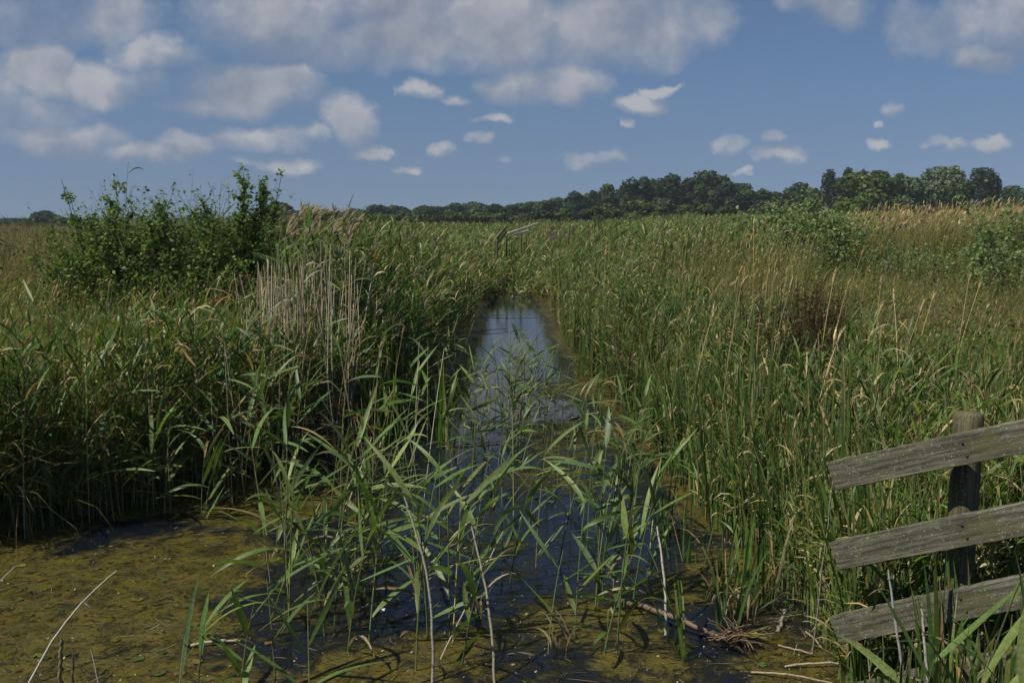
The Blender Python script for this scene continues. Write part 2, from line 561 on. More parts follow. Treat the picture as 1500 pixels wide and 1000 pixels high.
# --- right meadow
x, y = sample(30000, 4.4, 60, .02, .68)
l, r = bank(x, y)
u = x / y
keep = (r > .5) & (y < 56)
x, y, r, u = x[keep], y[keep], r[keep], u[keep]
P = base_pts(x, y)
band = smooth(13, 18, y) * smooth(33, 27, y) * smooth(2.5, 4.5, r)      # fine purple-brown grass
tall = smooth(27, 34, y)                                                 # rank band behind
q = rng.random(len(x))
isb = q < band * (.46 + .4 * wave(x, y, 3.))
ist = (~isb) & (rng.random(len(x)) < tall)
isn = ~(isb | ist)
hh = .78 + .14 * wave(x, y, 1.3)
grass_mass(g_rm, P[isn], hh[isn] * 1.0, 14, .0054, spreadr=.13, pal=GREEN + [(.17, .16, .07)], heads=.05, straw=.13, hl=.07, headw=.6, lean=.45, bend=(.1, 1.8))
grass_mass(g_rm, P[isb], hh[isb] * .80, 8, .0045, pal=[(.12, .13, .05), (.16, .13, .07), (.10, .12, .04)], heads=.34, straw=.08, headpal=PURPLE, hl=.075, headw=.55, lean=.4)
grass_mass(g_rm, P[ist], hh[ist] * 1.35, 9, .0065, heads=.10, straw=.10, headpal=STRAW, hl=.10, headw=.7, lean=.35)

x, y = sample(1500, 34, 46, .33, .50)
grass_mass(g_rm, base_pts(x, y), 1.62 + .25 * wave(x, y, 2.), 7, .006, heads=.8, straw=.2, headpal=STRAW, hl=.20, headw=1.0, lean=.2)
x, y = sample(900, 12, 34, .13, .30)
l, r = bank(x, y); k = r > 1.0
grass_mass(g_rm, base_pts(x[k], y[k]), (1.05 + .5 * smooth(14, 26, y) + .15 * wave(x, y, 1.2))[k], 7, .005, heads=.42, straw=.18, headpal=STRAW, hl=.09, headw=.7, lean=.3)
tag(gl_l.build('reed_bed', M_LEAF), 'dense green reed bed leaning in the wind along the left bank', 'reed bed', kind='stuff')
tag(gs_l.build('reed_stems', M_STEM), 'upright stems of the dense reed bed along the left bank', 'reed stems', kind='stuff')
tag(gl_r.build('reed_bank', M_LEAF), 'mixed green reeds and sword leaves lining the right bank', 'reed bed', kind='stuff')
tag(gs_r.build('reed_bank_stems', M_STEM), 'upright stems of the reeds lining the right bank', 'reed stems', kind='stuff')
tag(g_lm.build('rough_grass', M_GRASS), 'yellow green rank grass with straw heads on the left bank', 'grass', kind='stuff')
tag(g_rm.build('meadow_grass', M_GRASS), 'rough meadow grass with brown and straw seed heads on the right', 'grass', kind='stuff')


# ------------------------------------------------------------- far trees
def make_tree(name, px, py_top, halfw, Y, kind, label, group=None, pal=None):
    base = at(px, 325, Y); base[2] = float(terrain(np.array(base[0]), np.array(base[1])))
    top = at(px, py_top, Y)[2] + .02
    h = top - base[2]
    rx = halfw / F * Y
    root = empty(name, base, label, 'tree' if kind != 'scrub' else 'shrub', group)
    g = Geo()
    nl = {'round': 16, 'willow': 24, 'poplar': 12, 'scrub': 9}[kind]
    bot = {'round': .08, 'willow': .05, 'poplar': .12, 'scrub': .0}[kind]
    zc, rz = h * (bot + 1) / 2, h * (1 - bot) / 2
    pal = pal or {'round': [(.034, .062, .026), (.055, .085, .030), (.026, .050, .026), (.044, .070, .036)],
                  'willow': [(.115, .155, .085), (.135, .175, .095), (.095, .130, .070)],
                  'poplar': [(.026, .048, .030), (.034, .058, .032)],
                  'scrub': [(.062, .090, .026), (.075, .100, .030), (.050, .076, .024)]}[kind]
    for i in range(nl):
        a = U(0, 6.28); zz = U(-1, 1) if kind == 'poplar' else U(-.9, 1) ** 1
        rr = math.sqrt(max(0., 1 - zz * zz)) * U(.25, .75)
        lr = (.30 if kind != 'poplar' else .42) * U(.75, 1.3)
        c = np.array([rr * math.cos(a) * rx, rr * math.sin(a) * rx, zc + zz * rz * .74])
        n = int({'round': 330, 'willow': 330, 'poplar': 230, 'scrub': 330}[kind] * (1 + .5 * (halfw > 25)))
        d = rng.normal(0, 1, (n, 3)); d /= np.linalg.norm(d, axis=1)[:, None]
        lump = 1 + .22 * np.sin(d[:, 0] * 5 + i) * np.sin(d[:, 1] * 4 + d[:, 2] * 5)
        s = U(.55, 1.08, n)[:, None] ** .5 * lump[:, None]
        P = c + d * s * np.array([lr * rx * 1.25, lr * rx * 1.25, lr * min(rz, rx * (1.9 if kind == 'poplar' else 1.2)) * 1.25])
        P[:, 2] = np.clip(P[:, 2], .1, h * 1.03)
        nr = d + rng.normal(0, .55, (n, 3)); nr /= np.linalg.norm(nr, axis=1)[:, None]
        t1 = np.cross(nr, rng.normal(0, 1, (n, 3))); t1 /= np.linalg.norm(t1, axis=1)[:, None]
        t2 = np.cross(nr, t1)
        sz = U(.10, .24, n)[:, None] * (Y / 200)
        V = np.stack([P - t1 * sz * 1.5, P - t2 * sz, P + t1 * sz * 1.5, P + t2 * sz], 1)
        lc = pick(pal, 1, jit=.16)
        col = np.repeat((lc * np.exp(rng.normal(0, .22, (n, 1))))[:, None, :], 4, 1)
        g.add(V, np.arange(n * 4).reshape(n, 4), col)
    allv = np.concatenate([q for q in g.v])
    kz = (h - .0) / np.percentile(allv[:, 2], 99.7); kx = rx / np.percentile(np.abs(allv[:, 0]), 98)
    g.v = [q * np.array([kx, kx, kz]) for q in g.v]
    g.build('crown', M_TREE, root, smoothed=False)
    if kind != 'scrub':
        g2 = Geo()
        cv = curves(np.array([[0., 0., 0.]]), h * .7, U(0, 6), .02, .06, 5)
        tube(g2, cv, rx * .07 + .08, [1.3, 1, .8, .5, .25], (.06, .05, .04), (.06, .05, .04), 7)
        for b in range(5):
            cb = curves(cv[0][:, 1 + b % 4], rx * .8, U(0, 6.28), .6, .3, 4)
            tube(g2, cb, rx * .03 + .03, [1, .7, .4, .2], (.06, .05, .04), (.06, .05, .04), 5)
        g2.build('trunk', M_STEM, root)
    return root


OLIVE = [(.080, .118, .030), (.096, .134, .036), (.066, .10, .026)]
G1 = 'trees of the far tree line'
tl = [
 (14, 320, 17, 230, 'round', 'low dark tree at the left edge of the far horizon'),
 (40, 321, 15, 230, 'round', 'flat dark hedge tree just left of the round one at far left'),
 (67, 309, 14, 225, 'round', 'round dark tree standing up from the hedge left of the bramble'),
 (88, 318, 12, 225, 'round', 'low dark tree between the round tree and the bramble'),
 (112, 320, 14, 230, 'round', 'dark tree at the left shoulder of the bramble bush'),
 (295, 312, 12, 225, 'round', 'dark tree showing through the bramble beside the tall sapling'),
 (402, 297, 17, 215, 'round', 'round dark tree between the tall sapling and the tall reeds'),
 (380, 312, 14, 225, 'round', 'low dark tree behind the right edge of the tall sapling'),
 (438, 309, 17, 225, 'round', 'low dark tree behind the left part of the tall reeds'),
 (475, 309, 18, 225, 'round', 'low dark tree behind the feathery heads of the tall reeds'),
 (510, 306, 15, 225, 'round', 'dark tree at the right end of the tall feathery reeds'),
 (530, 308, 12, 225, 'round', 'small dark tree left of the first dome of the far tree line'),
 (553, 301, 12, 220, 'round', 'small dark domed tree, first dome right of the feathery reeds'),
 (587, 302, 16, 220, 'round', 'wide dark domed tree, second dome right of the feathery reeds'),
 (627, 302, 16, 220, 'round', 'wide low dark tree, third dome right of the feathery reeds'),
 (663, 298, 12, 220, 'round', 'dark domed tree a little taller, left of the broken rails'),
 (697, 297, 17, 220, 'round', 'broad dark domed tree above and left of the broken rails'),
 (727, 300, 12, 220, 'round', 'dark tree directly above the leaning broken rails'),
 (755, 299, 15, 220, 'round', 'dark tree above the long pale broken rail'),
 (782, 296, 14, 220, 'round', 'dark tree above the thin yellow stake'),
 (803, 294, 12, 215, 'round', 'dark tree just right of the one above the yellow stake'),
 (824, 290, 14, 215, 'round', 'dark tree where the far tree line starts to climb'),
 (846, 282, 10, 210, 'round', 'slim dark tree at the foot of the tall wood'),
 (866, 281, 12, 210, 'round', 'dark tree in the rising left edge of the tall wood'),
 (892, 271, 15, 205, 'round', 'ragged dark tree on the left shoulder of the tall wood'),
 (915, 272, 12, 205, 'round', 'dark tree filling the left shoulder of the tall wood'),
 (933, 261, 17, 200, 'round', 'tall dark tree left of the crest of the wood'),
 (960, 264, 16, 200, 'round', 'dark tree between the two tall crowns of the wood'),
 (983, 257, 19, 200, 'round', 'tall broad dark tree at the middle crest of the wood'),
 (1012, 262, 15, 200, 'round', 'dark tree just left of the tallest domed crown'),
 (1038, 252, 25, 200, 'round', 'tallest domed dark tree at the crest of the wood'),
 (1062, 266, 14, 200, 'round', 'dark tree just right of the tallest domed crown'),
 (1085, 269, 20, 200, 'round', 'dark tree stepping down right of the crest of the wood'),
 (1112, 279, 15, 205, 'round', 'lower dark tree at the right end of the tall wood'),
 (1135, 282, 12, 205, 'round', 'low dark tree behind the pale leafy bush'),
 (1163, 269, 18, 200, 'round', 'dark tree rising behind the gap between two pale bushes'),
 (1190, 276, 14, 200, 'round', 'dark tree left of the three narrow poplars'),
 (1213, 249, 9, 190, 'poplar', 'narrow dark poplar, leftmost beside the green willow'),
 (1224, 262, 9, 190, 'poplar', 'short dark poplar tucked between two taller ones'),
 (1240, 247, 9, 190, 'poplar', 'narrow dark poplar above the left side of the green willow'),
 (1260, 250, 8, 190, 'poplar', 'narrow dark poplar behind the top of the green willow'),
 (1284, 250, 12, 190, 'poplar', 'dark poplar behind the right shoulder of the green willow'),
 (1317, 255, 12, 190, 'round', 'dark tree between the green willow and the grey willow'),
 (1305, 262, 12, 190, 'round', 'dark tree behind the right edge of the green willow'),
 (1433, 246, 14, 185, 'poplar', 'tall dark poplar right of the grey willow'),
 (1453, 254, 8, 185, 'poplar', 'slim dark poplar, rightmost of the tall ones'),
 (1478, 273, 15, 190, 'round', 'low dark tree right of the slim poplar'),
 (1504, 276, 17, 190, 'round', 'low dark tree at the right edge of the picture'),
 (1540, 270, 25, 190, 'round', 'dark tree just beyond the right edge of the picture'),
]
for i, (px, py, hw, Y, k, lb) in enumerate(tl):
    make_tree('poplar_tree' if k == 'poplar' else 'tree', px, py, hw * (1.7 if 520 < px < 870 else 1.3), Y + (i * 37 % 11), k, lb, G1)
make_tree('willow_tree', 1263, 253, 43, 165, 'willow', 'broad green willow in front of the narrow poplars', None, OLIVE)
make_tree('willow_tree', 1380, 245, 38, 162, 'willow', 'large grey green domed willow at the right of the tree line', None)
make_tree('willow_tree', 1330, 261, 17, 160, 'willow', 'small grey willow on the left flank of the large grey willow', None)
make_tree('round_tree', 1405, 265, 22, 155, 'round', 'darker round tree in front of the right side of the grey willow', None, [(.045, .07, .026), (.055, .082, .03)])
sc = [(30, 325, 26, 'pale low shrub at the left end of the field'), (530, 313, 22, 'low green shrub in front of the smallest far dome'), (572, 314, 26, 'wide low green shrub under the second far dome'),
      (616, 315, 26, 'flat green shrub under the third far dome'), (655, 312, 22, 'low green shrub under the taller far dome'), (692, 312, 24, 'wide green shrub above and left of the broken rails'),
      (728, 311, 20, 'green shrub directly behind the broken rails'), (765, 311, 22, 'green shrub above the long pale broken rail'), (797, 309, 16, 'green shrub above the yellow stake'),
      (828, 306, 14, 'round light green shrub right of the yellow stake'), (860, 303, 16, 'green shrub at the foot of the tall wood'), (893, 298, 18, 'green shrub under the left shoulder of the wood'),
      (930, 294, 20, 'tall green shrub with a rusty tint below the wood'), (968, 300, 20, 'green shrub under the middle crest of the wood'), (1005, 300, 18, 'yellow green shrub under the tallest domed crown'),
      (1035, 299, 18, 'rounded yellow green shrub just right of the tallest crown'), (1070, 303, 20, 'dull green shrub at the right foot of the wood'), (1105, 305, 16, 'dull green shrub left of the pale leafy bush')]
for px, py, hw, lb in sc:
    make_tree('shrub', px, py, hw * 1.25, 150, 'scrub', lb, 'low shrubs before the far tree line')


# --------------------------------------------------------- bushes and saplings
def leaves_at(g, P, size, pal, droop=.3, jit=.2):
    n = len(P)
    d = rng.normal(0, 1, (n, 3)); d[:, 2] = d[:, 2] * .5 - droop
    d /= np.linalg.norm(d, axis=1)[:, None]
    up = rng.normal(0, .6, (n, 3)) + np.array([0, 0, 1.])
    t2 = np.cross(d, up); t2 /= np.linalg.norm(t2, axis=1)[:, None]
    nn = np.cross(t2, d)
    L = size * U(.6, 1.3, n)[:, None]
    V = np.stack([P, P + d * L * .45 + t2 * L * .33 - nn * L * .05, P + d * L, P + d * L * .45 - t2 * L * .33 - nn * L * .05], 1)
    c = pick(pal, n, jit=jit)
    g.add(V, np.arange(n * 4).reshape(n, 4), np.repeat(c[:, None, :], 4, 1))


hg = Geo()
x, y = sample(5200, 8.5, 42, -.66, .66)
l, r = bank(x, y); u = x / y
k = ((r > 1.6) | ((l > 1.2) & (u < -.24))) & (rng.random(len(x)) < .35 + .65 * smooth(-.1, .5, wave(x, y, 1.9, 2.2)))
x, y = x[k], y[k]; B = base_pts(x, y); n0 = len(x)
top = U(.55, 1.0, n0) + .55 * smooth(27, 34, y) * (x > 0) + .2 * (x < 0)
for q in range(15):
    Pq = B + np.stack([rng.normal(0, .10, n0), rng.normal(0, .10, n0), top * U(.55, 1.0, n0)], -1)
    Pq[:, 2] += .05
    for kk in range(3):
        sel = (np.arange(n0) % 3) == kk
        leaves_at(hg, Pq[sel], (.045, .06, .075)[kk] * 1.0, [[(.10, .17, .03), (.13, .20, .045)], [(.075, .13, .028), (.15, .19, .05)], [(.12, .19, .06), (.09, .15, .03), (.17, .17, .06)]][kk])
tag(hg.build('meadow_herbs', M_BUSH, smoothed=False), 'low leafy herbs mixed through the rough grass on both banks', 'herbs', kind='stuff')


def cane_set(gl, gst, P0, L, az, th0, bend, rad, leafsize, perm, pal, start=.15, stemcol=(.09, .07, .035)):
    cv = curves(P0, L, az, th0, bend, 8, 1.3, rng.normal(0, .4, len(P0)))
    tube(gst, cv, rad, [1, .8, .6, .4, .2], stemcol, stemcol, 4)
    Pc = cv[0]
    N = len(P0)
    for j in range(perm):
        t = start + (1 - start) * rng.random(N)
        f = t * 8; i = np.minimum(f.astype(int), 7); fr = (f - i)[:, None]
        O = Pc[np.arange(N), i] * (1 - fr) + Pc[np.arange(N), i + 1] * fr
        leaves_at(gl, O + rng.normal(0, leafsize * .35, (N, 3)), leafsize, pal)
    return Pc


def bramble(name, px0, px1, ypx, Y, depth, label, n=900, size=.07, cat='bush', pal=BRAM):
    """a mound whose top line follows ypx(px)"""
    cx = at((px0 + px1) / 2, 330, Y)
    z0 = float(terrain(np.array(cx[0]), np.array(cx[1])))
    root = empty(name, (cx[0], Y, z0), label, cat)
    gl, gst = Geo(), Geo()
    px = U(px0, px1, n)
    yy = Y + U(-depth / 2, depth / 2, n)
    e = 1 - np.abs((yy - Y) / (depth / 2)) ** 2.2 * .45
    tops = np.array([at(p, ypx(p), Y)[2] for p in px]) - z0
    X = np.array([at(p, 330, Y)[0] for p in px]) - cx[0]
    hgt = tops * e * U(.45, 1.0, n) ** .6
    P0 = np.stack([X * .9 + rng.normal(0, .1, n), (yy - Y), hgt * U(.0, .72, n)], -1)
    cane_set(gl, gst, P0, (hgt - P0[:, 2]) * 1.3 + .15, U(0, 6.28, n), U(.05, .4, n), U(.2, 1.7, n), .006, size, 22, pal)
    gl.build('foliage', M_BUSH, root); gst.build('stem', M_STEM, root)
    return root


def sapling(name, px, py_top, Y, spreadpx, label, nb=26, size=.06, pal=BRAM, per=14, lean=.05, cat='sapling'):
    b = at(px, 330, Y); z0 = float(terrain(np.array(b[0]), np.array(b[1])))
    h = at(px, py_top, Y)[2] - z0
    root = empty(name, (b[0], Y, z0), label, cat)
    gl, gst = Geo(), Geo()
    w = spreadpx / F * Y
    ns = 5
    cv = curves(np.zeros((ns, 3)), h * np.array([1, .93, .86, .8, .74]), U(0, 6.28, ns), U(.02, .12, ns) + w * .30, U(-.05, .12, ns), 8)
    tube(gst, cv, .014, [1.2, 1, .8, .6, .4, .2], (.07, .055, .04), (.08, .07, .04), 6)
    Pc = cv[0].reshape(-1, 3)
    i = rng.integers(0, ns, nb * 4); f = 8 * (.2 + .8 * rng.random(nb * 4)); q = np.minimum(f.astype(int), 7); fr = (f - q)[:, None]
    P0 = cv[0][i, q] * (1 - fr) + cv[0][i, q + 1] * fr
    n = len(P0)
    ll = w * U(.6, 1.6, n) * (1.2 - .65 * P0[:, 2] / h)
    cane_set(gl, gst, P0, ll, U(0, 6.28, n), U(.15, .8, n), U(-.3, .4, n), .006, size, per, pal, .1)
    gl.build('foliage', M_BUSH, root); gst.build('stem', M_STEM, root)
    return root


bramble('bramble_bush', 95, 385, lambda p: np.interp(p, [95, 130, 165, 215, 260, 300, 340, 385], [345, 308, 296, 302, 296, 294, 292, 335]), 16.0, 2.6,
        'large dark green bramble thicket on the left bank beyond the grass', 1150, .066)
sapling('elder_sapling', 324, 243, 15.4, 26, 'tall leafy shoot, left one of the two above the right end of the bramble', 36, .06, per=17)
sapling('elder_sapling', 347, 262, 15.6, 34, 'dense leafy sapling between the two tallest shoots above the bramble', 44, .06, per=18)
sapling('elder_sapling', 372, 250, 15.5, 24, 'tall leafy shoot, right one of the two above the right end of the bramble', 34, .06, per=17)
sapling('hawthorn_sapling', 150, 258, 15.6, 26, 'thin sapling, left one of the two above the left end of the bramble', 18, .07, per=14)
sapling('hawthorn_sapling', 188, 262, 15.4, 32, 'loose leafy sapling, right one of the two above the left end of the bramble', 26, .07, per=16)
sapling('hawthorn_sapling', 255, 286, 15.6, 30, 'low spreading sapling on top of the middle of the bramble', 26, .07, per=16)
PALEB = [(.200, .285, .110), (.245, .320, .140), (.140, .215, .070)]
bramble('sallow_bush', 1105, 1178, lambda p: np.interp(p, [1105, 1140, 1165, 1178], [318, 285, 273, 305]), 34, 2.2, 'rounded pale leafy bush, left of the pair below the dark wood', 170, .13, pal=PALEB)
bramble('sallow_bush', 1180, 1262, lambda p: np.interp(p, [1180, 1198, 1215, 1245, 1262], [305, 285, 272, 300, 318]), 33, 2.2, 'taller darker leafy bush, right of the pair below the dark wood', 150, .12, pal=PALEB)
sapling('sallow_sapling', 1218, 262, 33, 22, 'thin upright shoot sticking out of the taller bush below the poplars', 8, .14, per=8)
bramble('dog_rose_bush', 1425, 1540, lambda p: np.interp(p, [1425, 1460, 1480, 1520, 1540], [345, 293, 290, 300, 310]), 24, 2.4, 'pale leafy bush at the right edge of the meadow', 150, .10, pal=PALEB)
bramble('low_bramble', 1110, 1250, lambda p: np.interp(p, [1110, 1160, 1210, 1250], [358, 345, 342, 358]), 30, 2.5, 'low tangled thicket in front of the two pale bushes', 70, .08, pal=PALEB)
bramble('low_bramble', 1265, 1420, lambda p: np.interp(p, [1265, 1320, 1380, 1420], [362, 350, 348, 360]), 29, 2.5, 'low tangled thicket between the leafy bushes on the right', 70, .08, pal=PALEB)
bramble('sedge_mound', 895, 990, lambda p: np.interp(p, [895, 930, 960, 990], [395, 368, 372, 400]), 15, 1.4, 'dark leafy mound among the reeds of the right bank', 110, .05, pal=BRAM)


# ------------------------------------------------------------ single plants
def one_reed(base, h, label, group, nleaf=7, leafL=.38, leafW=.036, azs=None, lean=None, bend=None, name='common_reed', cat='reed', pal=PALE, dead=.08, seedhead=False):
    base = np.asarray(base, float)
    root = empty(name, base, label, cat, group)
    az = azs if azs is not None else WIND + rng.normal(0, 1.4)
    cv = curves(np.zeros((1, 3)), h, az, lean if lean is not None else abs(rng.normal(0, .08)), bend if bend is not None else U(.05, .4), 8, 1.6)
    g = Geo()
    sc = pick([(.11, .16, .06), (.14, .18, .07), (.22, .21, .10)], 1)
    tube(g, cv, .0048 * (1 + .25 * (h > 1.2)), [1, 1, .9, .8, .6, .3], sc * .9, sc, 5)
    g.build('stem', M_STEM, root)
    Pc = cv[0][0]
    a0 = U(0, 6.28)
    for j in range(nleaf):
        t = .30 + .68 * (j + U(.2, .8)) / nleaf
        f = t * 8; i = min(int(f), 7); fr = f - i
        O = (Pc[i] * (1 - fr) + Pc[i + 1] * fr)[None]
        la = a0 + math.pi * j + rng.normal(0, .5)
        la = math.atan2(math.sin(la) * .8, math.cos(la) + .25)
        L = leafL * U(.7, 1.2) * (1.1 - .8 * (t - .65) ** 2)
        isd = rng.random() < dead + .35 * (j == 0)
        c = pick(STRAW, 1) * .8 if isd else pick(pal, 1)
        tip = pick(STRAW, 1) * .7 if rng.random() < .2 else c
        m = rng.random()
        th0, bd, pw = (U(.3, 1.2), U(0, .45), 1.5) if m < .5 else (U(.3, .6), U(.8, 1.8), .3) if m < .82 else (U(.3, .9), U(.6, 1.8), 1.5 + rng.random())
        cl = curves(O, L, la, th0, bd + .7 * isd, 9, pw, rng.normal(0, .25))
        g = Geo()
        ribbon(g, cl, leafW * U(.75, 1.15) * (.6 if isd else 1), LEAFP, rng.normal(0, .35), c, tip, fold=.22, twist=rng.normal(0, .7), cpow=5)
        g.build('leaf', M_LEAF, root)
    if seedhead:
        g = Geo(); n = 16
        o = Pc[-1][None] + rng.normal(0, .004, (n, 3)) - np.array([0, 0, 1.]) * U(0, .10, n)[:, None]
        c = pick([(.34, .28, .20), (.42, .36, .27)], n)
        cl = curves(o, U(.10, .20, n), WIND + rng.normal(0, .6, n), U(.1, .5, n), U(.5, 1.6, n), 4)
        ribbon(g, cl, .018, [.4, 1, .8, .1], U(0, 3, n), c, c)
        g.build('seed_head', M_GRASS, root)
    return root


def sword_clump(base, h, label, group, nb=6, W=.022, spreadr=.05, name='bulrush', cat='bulrush', lean=.14, az=None, droop=.5, pal=SWORD):
    root = empty(name, base, label, cat, group)
    for j in range(nb):
        g = Geo()
        a = U(0, 6.28) if az is None else az + rng.normal(0, .5)
        L = h * U(.65, 1.05)
        c = pick(pal, 1)
        tip = pick(STRAW, 1) * .7 if rng.random() < .35 else c
        if rng.random() < .10: c = pick(STRAW, 1) * .8; tip = c
        cv = curves(np.array([[spreadr * U(-1, 1), spreadr * U(-1, 1), 0.]]), L, a, abs(rng.normal(0, lean)), U(0, droop) + (1.6 if rng.random() < .09 else 0), 12, 3.0)
        ribbon(g, cv, W * U(.7, 1.2), [.7, .95, 1, 1, .9, .65, .05], U(-1.2, 1.2), c, tip, fold=.2, twist=rng.normal(0, .8), cpow=6)
        g.build('leaf', M_LEAF, root)
    return root


def zone(n, x0, x1, y0, y1):
    for _ in range(n):
        px, py = U(x0, x1), U(y0, y1)
        p = ground(px, py)
        z = min(0., float(terrain(np.array(p[0]), np.array(p[1]))))
        yield px, py, (p[0], p[1], max(z, -.25))


def reed_zone(n, x0, x1, y0, y1, h0, h1, label, group, **kw):
    for px, py, b in zone(n, x0, x1, y0, y1):
        b = (b[0], b[1], float(terrain(np.array(b[0]), np.array(b[1]))) if True else b[2])
        h = U(h0, h1) - min(0, b[2])
        one_reed(b, h, label, group, **kw)


reed_zone(23, 400, 560, 790, 960, .7, 1.30, 'green reed in the dense cluster standing in the water left of centre', 'reeds of the cluster left of centre', nleaf=7, leafL=.43, leafW=.034)
reed_zone(15, 560, 720, 800, 985, .65, 1.2, 'green reed with drooping leaves standing in the dark water at the centre', 'reeds in the dark water at the centre', nleaf=6, leafL=.43, leafW=.034)
reed_zone(24, 735, 800, 590, 660, .85, 1.20, 'green reed in the small upright clump in the middle of the channel', 'reeds of the mid channel clump', nleaf=7, leafL=.30, leafW=.030)
reed_zone(6, 720, 860, 800, 960, .6, 1.0, 'slender green reed in open dark water right of the two bent pale stems', 'slender reeds in open water', nleaf=5, leafL=.36, leafW=.032)
reed_zone(44, 640, 880, 520, 770, .45, .95, 'slender young reed scattered in the open channel beyond the front clusters', 'slender reeds scattered in the channel', nleaf=5, leafL=.26, leafW=.020)
reed_zone(20, 620, 715, 560, 700, .6, 1.0, 'green reed in the shallows between the left bank and the open channel', 'reeds in the left shallows', nleaf=6, leafL=.34, leafW=.032)
reed_zone(15, 845, 950, 760, 960, .9, 1.25, 'green reed with broad leaves standing in the water right of centre', 'reeds right of centre', nleaf=7, leafL=.38, leafW=.034)
reed_zone(16, 850, 960, 600, 720, .6, .95, 'short green reed at the foot of the right bank', 'reeds at the foot of the right bank', nleaf=6, leafL=.30, leafW=.030)
reed_zone(20, 5, 340, 735, 770, .55, 1.15, 'green reed hanging over the algae from the left bank', 'reeds overhanging the algae', nleaf=8, leafL=.43, leafW=.034)
reed_zone(12, 330, 450, 700, 740, .9, 1.3, 'green reed at the corner where the left bank turns into the channel', 'reeds at the corner of the left bank', nleaf=8, leafL=.40, leafW=.036)
reed_zone(34, 0, 640, 640, 725, .9, 1.5, 'green reed on the shaded face of the left bank', 'reeds on the face of the left bank', nleaf=8, leafL=.40, leafW=.034)
# reeds rising from below the frame at lower left
for px, py, h in [(285, 1040, .55), (345, 1050, .62), (405, 1010, .75), (455, 1060, .6), (260, 1080, .5)]:
    p = ground(px, py); one_reed((p[0], p[1], -.2), h + .2, 'short fresh green reed at the bottom edge left of centre', 'short reeds at the bottom edge', 5, .45, .036, bend=.2)
for px, py, b in zone(16, 540, 665, 585, 665):
    sword_clump((b[0], b[1], float(terrain(np.array(b[0]), np.array(b[1])))), U(1.0, 1.45), 'bright green upright iris clump at the channel edge of the left bank', 'iris clumps of the left bank', 8, .026, .08, 'iris', 'iris', .10, None, .15, [(.070, .150, .018), (.090, .180, .022), (.05, .11, .015)])
# fine upright plants at right water's edge
for px, py, b in zone(26, 1000, 1210, 720, 930):
    sword_clump((b[0], b[1], float(terrain(np.array(b[0]), np.array(b[1])))), U(.7, 1.15), 'blue green bulrush clump at the water edge left of the fence', 'bulrushes at the edge of the right bank', 6, .020)
for px, py, h, a in [(1085, 905, .62, .2), (1005, 965, .75, 2.6), (975, 800, .8, 1.4)]:
    p = ground(px, py)
    lb = {1085: 'dark green sedge clump leaning right from the root clump in the water', 1005: 'thin green sedge clump leaning left in the water near the floating log', 975: 'upright green sedge clump in the water right of centre'}[px]
    sword_clump((p[0], p[1], -.05), h, lb, None, 7, .014, .03, 'sedge_clump', 'sedge', .45, a, .2)
# plants in front of and around the fence
for i in range(52):
    px = U(1290, 1560); Y = U(3.1, 4.35)
    b = at(px, 900, Y)
    lean = .12
    sword_clump((b[0], Y, .05), U(.7, 1.1) * (1.0 if px > 1370 else .72), 'broad green bulrush clump growing in front of the fence boards', 'bulrushes in front of the fence', 6, .025, .05, lean=lean, droop=.25)
for px, Y, h in [(1385, 2.9, 1.1), (1450, 2.8, 1.25), (1490, 3.0, 1.35), (1420, 3.6, 1.3), (1510, 2.6, 1.25), (1345, 3.9, .85)]:
    b = at(px, 900, Y)
    one_reed((b[0], Y, .05), h, 'green reed with very broad leaves growing in front of the fence', 'broad leaved reeds by the fence', 6, .45, .036)
for i in range(26):
    px = U(1230, 1560); Y = U(4.9, 6.6)
    b = at(px, 900, Y)
    sword_clump((b[0], Y, .2), U(.8, 1.25), 'green bulrush clump growing just behind the fence', 'bulrushes behind the fence', 6, .024, .06, droop=.3)


# pale dead reed stems on the left bank
def dead_stem(base, h, az, lean, label, group, bend=.03, rad=.0045, name='dead_reed_stem', col=None, cat='dead stem'):
    g = Geo()
    c = pick(DEAD, 1) if col is None else np.array([col])
    cv = curves(np.asarray(base, float)[None], h, az, lean, bend, 8, 1.5)
    tube(g, cv, rad, [1, 1, .95, .9, .8, .6], c * .8, c, 5)
    o = g.build(name, M_STEM, origin=base)
    return tag(o, label, cat, group)


for i in range(235):
    px = rng.normal(428, 48); Y = U(10.3, 12.9)
    top = at(px, np.interp(px, [330, 390, 460, 540], [450, 378, 356, 360]) + U(-8, 125), Y)
    z0 = float(terrain(np.array(top[0]), np.array(Y)))
    dead_stem((top[0] - .03, Y, z0), top[2] - z0, U(0, 6.28), abs(rng.normal(0, .10)), 'pale dead reed stem in the bleached patch at the edge of the tall reeds', 'bleached reed stems on the left bank', rad=.0062)
for o_ in [o for o in C.objects if o.name.startswith('dead_reed_stem')][::3]:
    zt = max(v.co.z for v in o_.data.vertices)
    tv = [v.co for v in o_.data.vertices if v.co.z > zt * .55]
    q0 = tv[int(rng.integers(0, len(tv)))]
    g = Geo()
    cv = curves(np.array([[q0.x, q0.y, q0.z]]), U(.15, .32), U(0, 6.28), U(.3, .9), U(.8, 2.2), 6, 1.5)
    c = pick(DEAD[:3], 1); ribbon(g, cv, .014, LEAFP, U(0, 3), c, c, twist=U(-1.5, 1.5))
    g.build('withered_leaf', M_GRASS, o_)
for i in range(34):
    px, py = U(20, 640), U(690, 740)
    b = ground(px, py)
    dead_stem((b[0], b[1], 0.0), U(.7, 1.5), U(0, 6.28), U(.02, .2), 'pale thin dead stem on the shaded face of the left bank', 'dead stems on the face of the left bank', rad=.0040)
